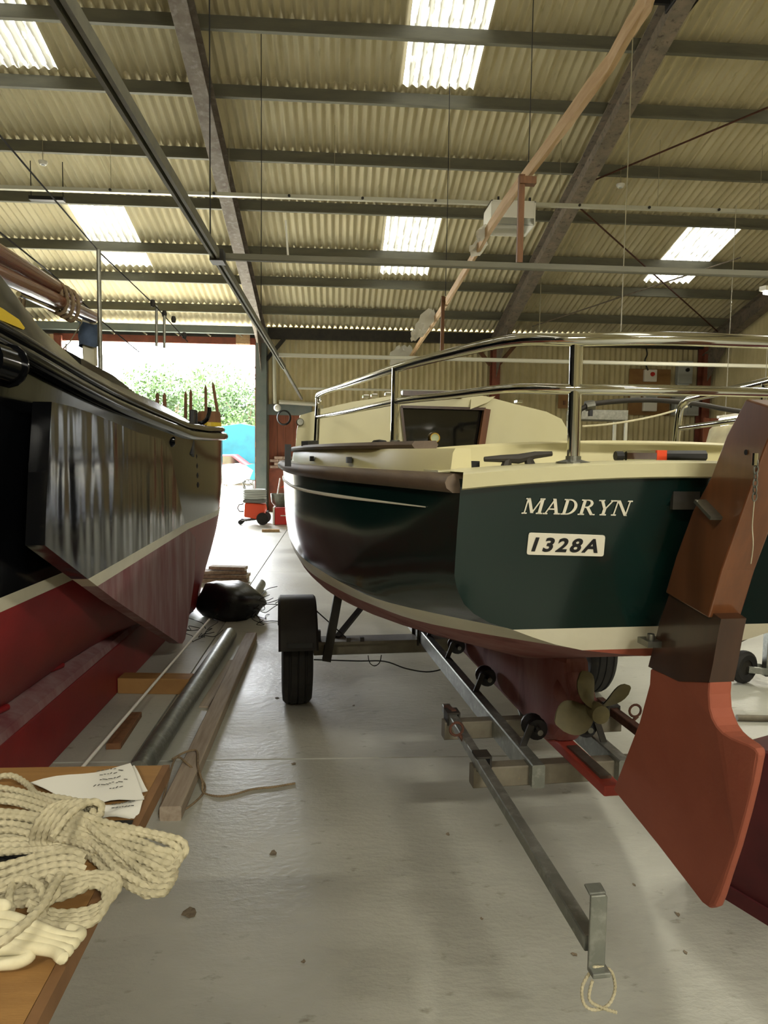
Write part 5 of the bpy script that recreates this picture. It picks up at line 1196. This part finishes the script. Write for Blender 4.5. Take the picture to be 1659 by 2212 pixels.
# ------------------------------------------------------------------ right-hand side: neighbouring boat gear
# dark bar, ladder tubes and line seen over the green boat's quarter
g = thing('boom_crutch', 'dark grey curved tube bar with clamp standing behind the guard rail', 'tube bar', at(1262, 985, Y=3.3))
gl = g.location
MB().tube([p-gl for p in catmull([at(x, y, Y=3.3) for x, y in ((1250, 990), (1250, 900), (1262, 880), (1300, 870), (1400, 864), (1500, 872), (1580, 886), (1720, 905))], 5)], .012, 10).build('bar', 'dark_steel', g, smooth=True)
MB().lathe([(.014, -.02), (.024, -.02), (.024, .02), (.014, .02)], 14, Matrix.Translation(at(1274, 876, Y=3.3)-gl) @ Matrix.Rotation(R(80), 4, 'Y'), closed=True).build('clamp', 'steel_dull', g)
MB().box((-.008, -.01, -.05), (.008, .01, -.02)).build('clamp_screw', 'rubber_black', g, loc=at(1276, 876, Y=3.3)-gl)
o0 = at(1258, 921, Y=4.2); o = MB().tube([p-o0 for p in catmull([at(x, y, Y=4.2) for x, y in ((1258, 921), (1310, 917), (1370, 908), (1430, 895), (1485, 878))], 5)], .006, 6).build('pale_line', 'rope_pale', smooth=True); o.location = o0; tag(o, 'thin pale rope stretched behind the guard rail post up to the dark bar', 'rope')
# grey steel table in the distance
a, b = at(1246, 906, Y=13), at(1358, 886, Y=13)
t = thing('steel_trolley', 'grey steel trolley with a deep rim in front of the corrugated wall', 'trolley', ((a.x+b.x)/2, 13, 0)); w = (b.x-a.x)/2
MB().box((-w, 0, a.z-.0), (w, .6, b.z)).build('rim_top', 'steel_dull', t, bevel=.01)
for x in (-w+.03, w-.03):
    for y in (.03, .57): MB().box((x-.025, y-.025, 0), (x+.025, y+.025, a.z)).build('leg', 'light_trunk', t)
MB().box((-w, .02, .5), (w, .58, .54)).build('shelf', 'steel_dull', t)
# tarpaulin heap and lit tube lamp far right
p = at(1590, 960, Y=9.5); o = blob('tarp_heap', 'crumpled beige tarpaulin over a boat at the far right of the shed', 'tarpaulin', (p.x+.55, 9.5, 1.275), .95, .8, .55, 'tarp_beige', 5, .2)
st = thing('trestle', 'timber trestle carrying the beige tarpaulin', 'trestle', (p.x+.55, 9.5, 0))
MB().box((-.8, -.4, 1.2), (.8, .4, 1.26)).build('top', 'timber_grey', st)
for x in (-.7, .7): MB().beam((x, -.35, 0), (x, -.2, 1.2), .07, .07, (1, 0, 0)).build('leg', 'timber_grey', st); MB().beam((x, .35, 0), (x, .2, 1.2), .07, .07, (1, 0, 0)).build('leg', 'timber_grey', st)
a, b = at(1556, 912, Y=8.2), at(1660, 897, Y=8.2)
t = thing('tube_lamp', 'lit white tube lamp hanging beside the rudder head', 'lamp', a); MB().tube([V(0, 0, 0), b-a], .045, 10).build('tube', 'tube_on', t, smooth=True); MB().beam(V(-.03, 0, .06), b-a+V(0, 0, .06), .06, .03).build('housing', 'plastic_white', t)
for q in (.1, .9): pq_ = V(0, 0, 0).lerp(b-a, q); MB().tube([pq_+V(0, 0, .06), pq_+V(0, 0, 2.5)], .004, 5).build('hanger', 'wire_pale', t)
# red panel beyond
a, b = at(1518, 960, Y=15), at(1640, 905, Y=15)
t = thing('red_partition', 'low red brown boarded partition near the right end of the back wall', 'partition', (a.x, 15, 0)); nb = 9; wv = (b.x-a.x)/nb
for k in range(nb): MB().box((wv*k+.004, 0, 0), (wv*(k+1)-.004, .03+.004*(k % 2), b.z)).build('board', 'red_board', t)
MB().box((0, .04, .3), (b.x-a.x, .08, .4)).build('rail', 'timber_brown', t)
# second trailer with jockey wheel
p = at(1604, 1475, Z=0); t = thing('launch_trailer', 'grey trailer frame with a small black jockey wheel behind the rudder', 'trailer', (p.x, p.y, 0)); P0 = V(p.x, p.y, 0)
wv = MB().lathe([(.05, -.03), (.085, -.035), (.105, -.02), (.108, 0), (.105, .02), (.085, .035), (.05, .03)], 22, Matrix.Translation((0, 0, .108)) @ Matrix.Rotation(R(20), 4, 'Z') @ Matrix.Rotation(R(90), 4, 'X'), closed=True).build('jockey_wheel', 'rubber', t, smooth=40)
MB().lathe([(0, -.025), (.052, -.02), (.052, .02), (0, .025)], 14, Matrix.Translation((0, 0, .108)) @ Matrix.Rotation(R(20), 4, 'Z') @ Matrix.Rotation(R(90), 4, 'X')).build('wheel_disc', 'dark_steel', wv)
mb = MB(); mb.beam((0, -.06, .108), (.14, -.1, .10), .02, .04); mb.beam((0, .06, .108), (.14, .02, .10), .02, .04); mb.build('fork', 'galvanised', t)
MB().beam((.14, -.04, .06), (.14, -.04, .40), .05, .05, (0, 1, 0)).build('jockey_post', 'galvanised', t)
MB().beam((-.12, -.05, .395), (.9, .15, .42), .06, .06).build('frame_tube', 'galvanised', t)
MB().beam((-.16, -.02, .24), (.1, -.03, .37), .035, .025).build('prop_strut', 'dark_steel', t)
MB().beam((.1, -.2, .035), (1.2, .4, .035), .05, .05).build('foot_bar', 'dark_steel', t)
a, b = at(1592, 1546, Z=.03), at(1700, 1548, Z=.03); o = MB().tube([V(0, 0, 0), b-a], .018, 10).build('floor_pipe', 'galv_dirty', smooth=True); a.z = .018; o.location = a; tag(o, 'thin grey pipe lying on the floor behind the rudder', 'pipe')
# red keel of the neighbouring boat
a, b = at(1560, 1932, Z=0), at(1700, 2018, Z=0)
d = (b-a).normalized(); n_ = V(-d.y, d.x, 0)
k0 = a-d*.12
t = thing('red_boat_keel', 'dark red painted keel of a neighbouring boat standing on the floor beside the rudder', 'keel', k0)
h0 = .42
MB().prism([V(0, 0, 0), d*1.3, d*1.3+V(0, 0, .9), d*.5+V(0, 0, .62), d*.18+V(0, 0, .52), V(0, 0, .44)], n_*.5).build('side', 'dark_red', t, bevel=.02)
MB().prism([V(0, 0, 0)-n_*.006, d*1.3-n_*.006, d*1.3-n_*.006+V(0, 0, .05), -n_*.006+V(0, 0, .05)], -n_*.01).build('foot_strip', 'dark_red', t)
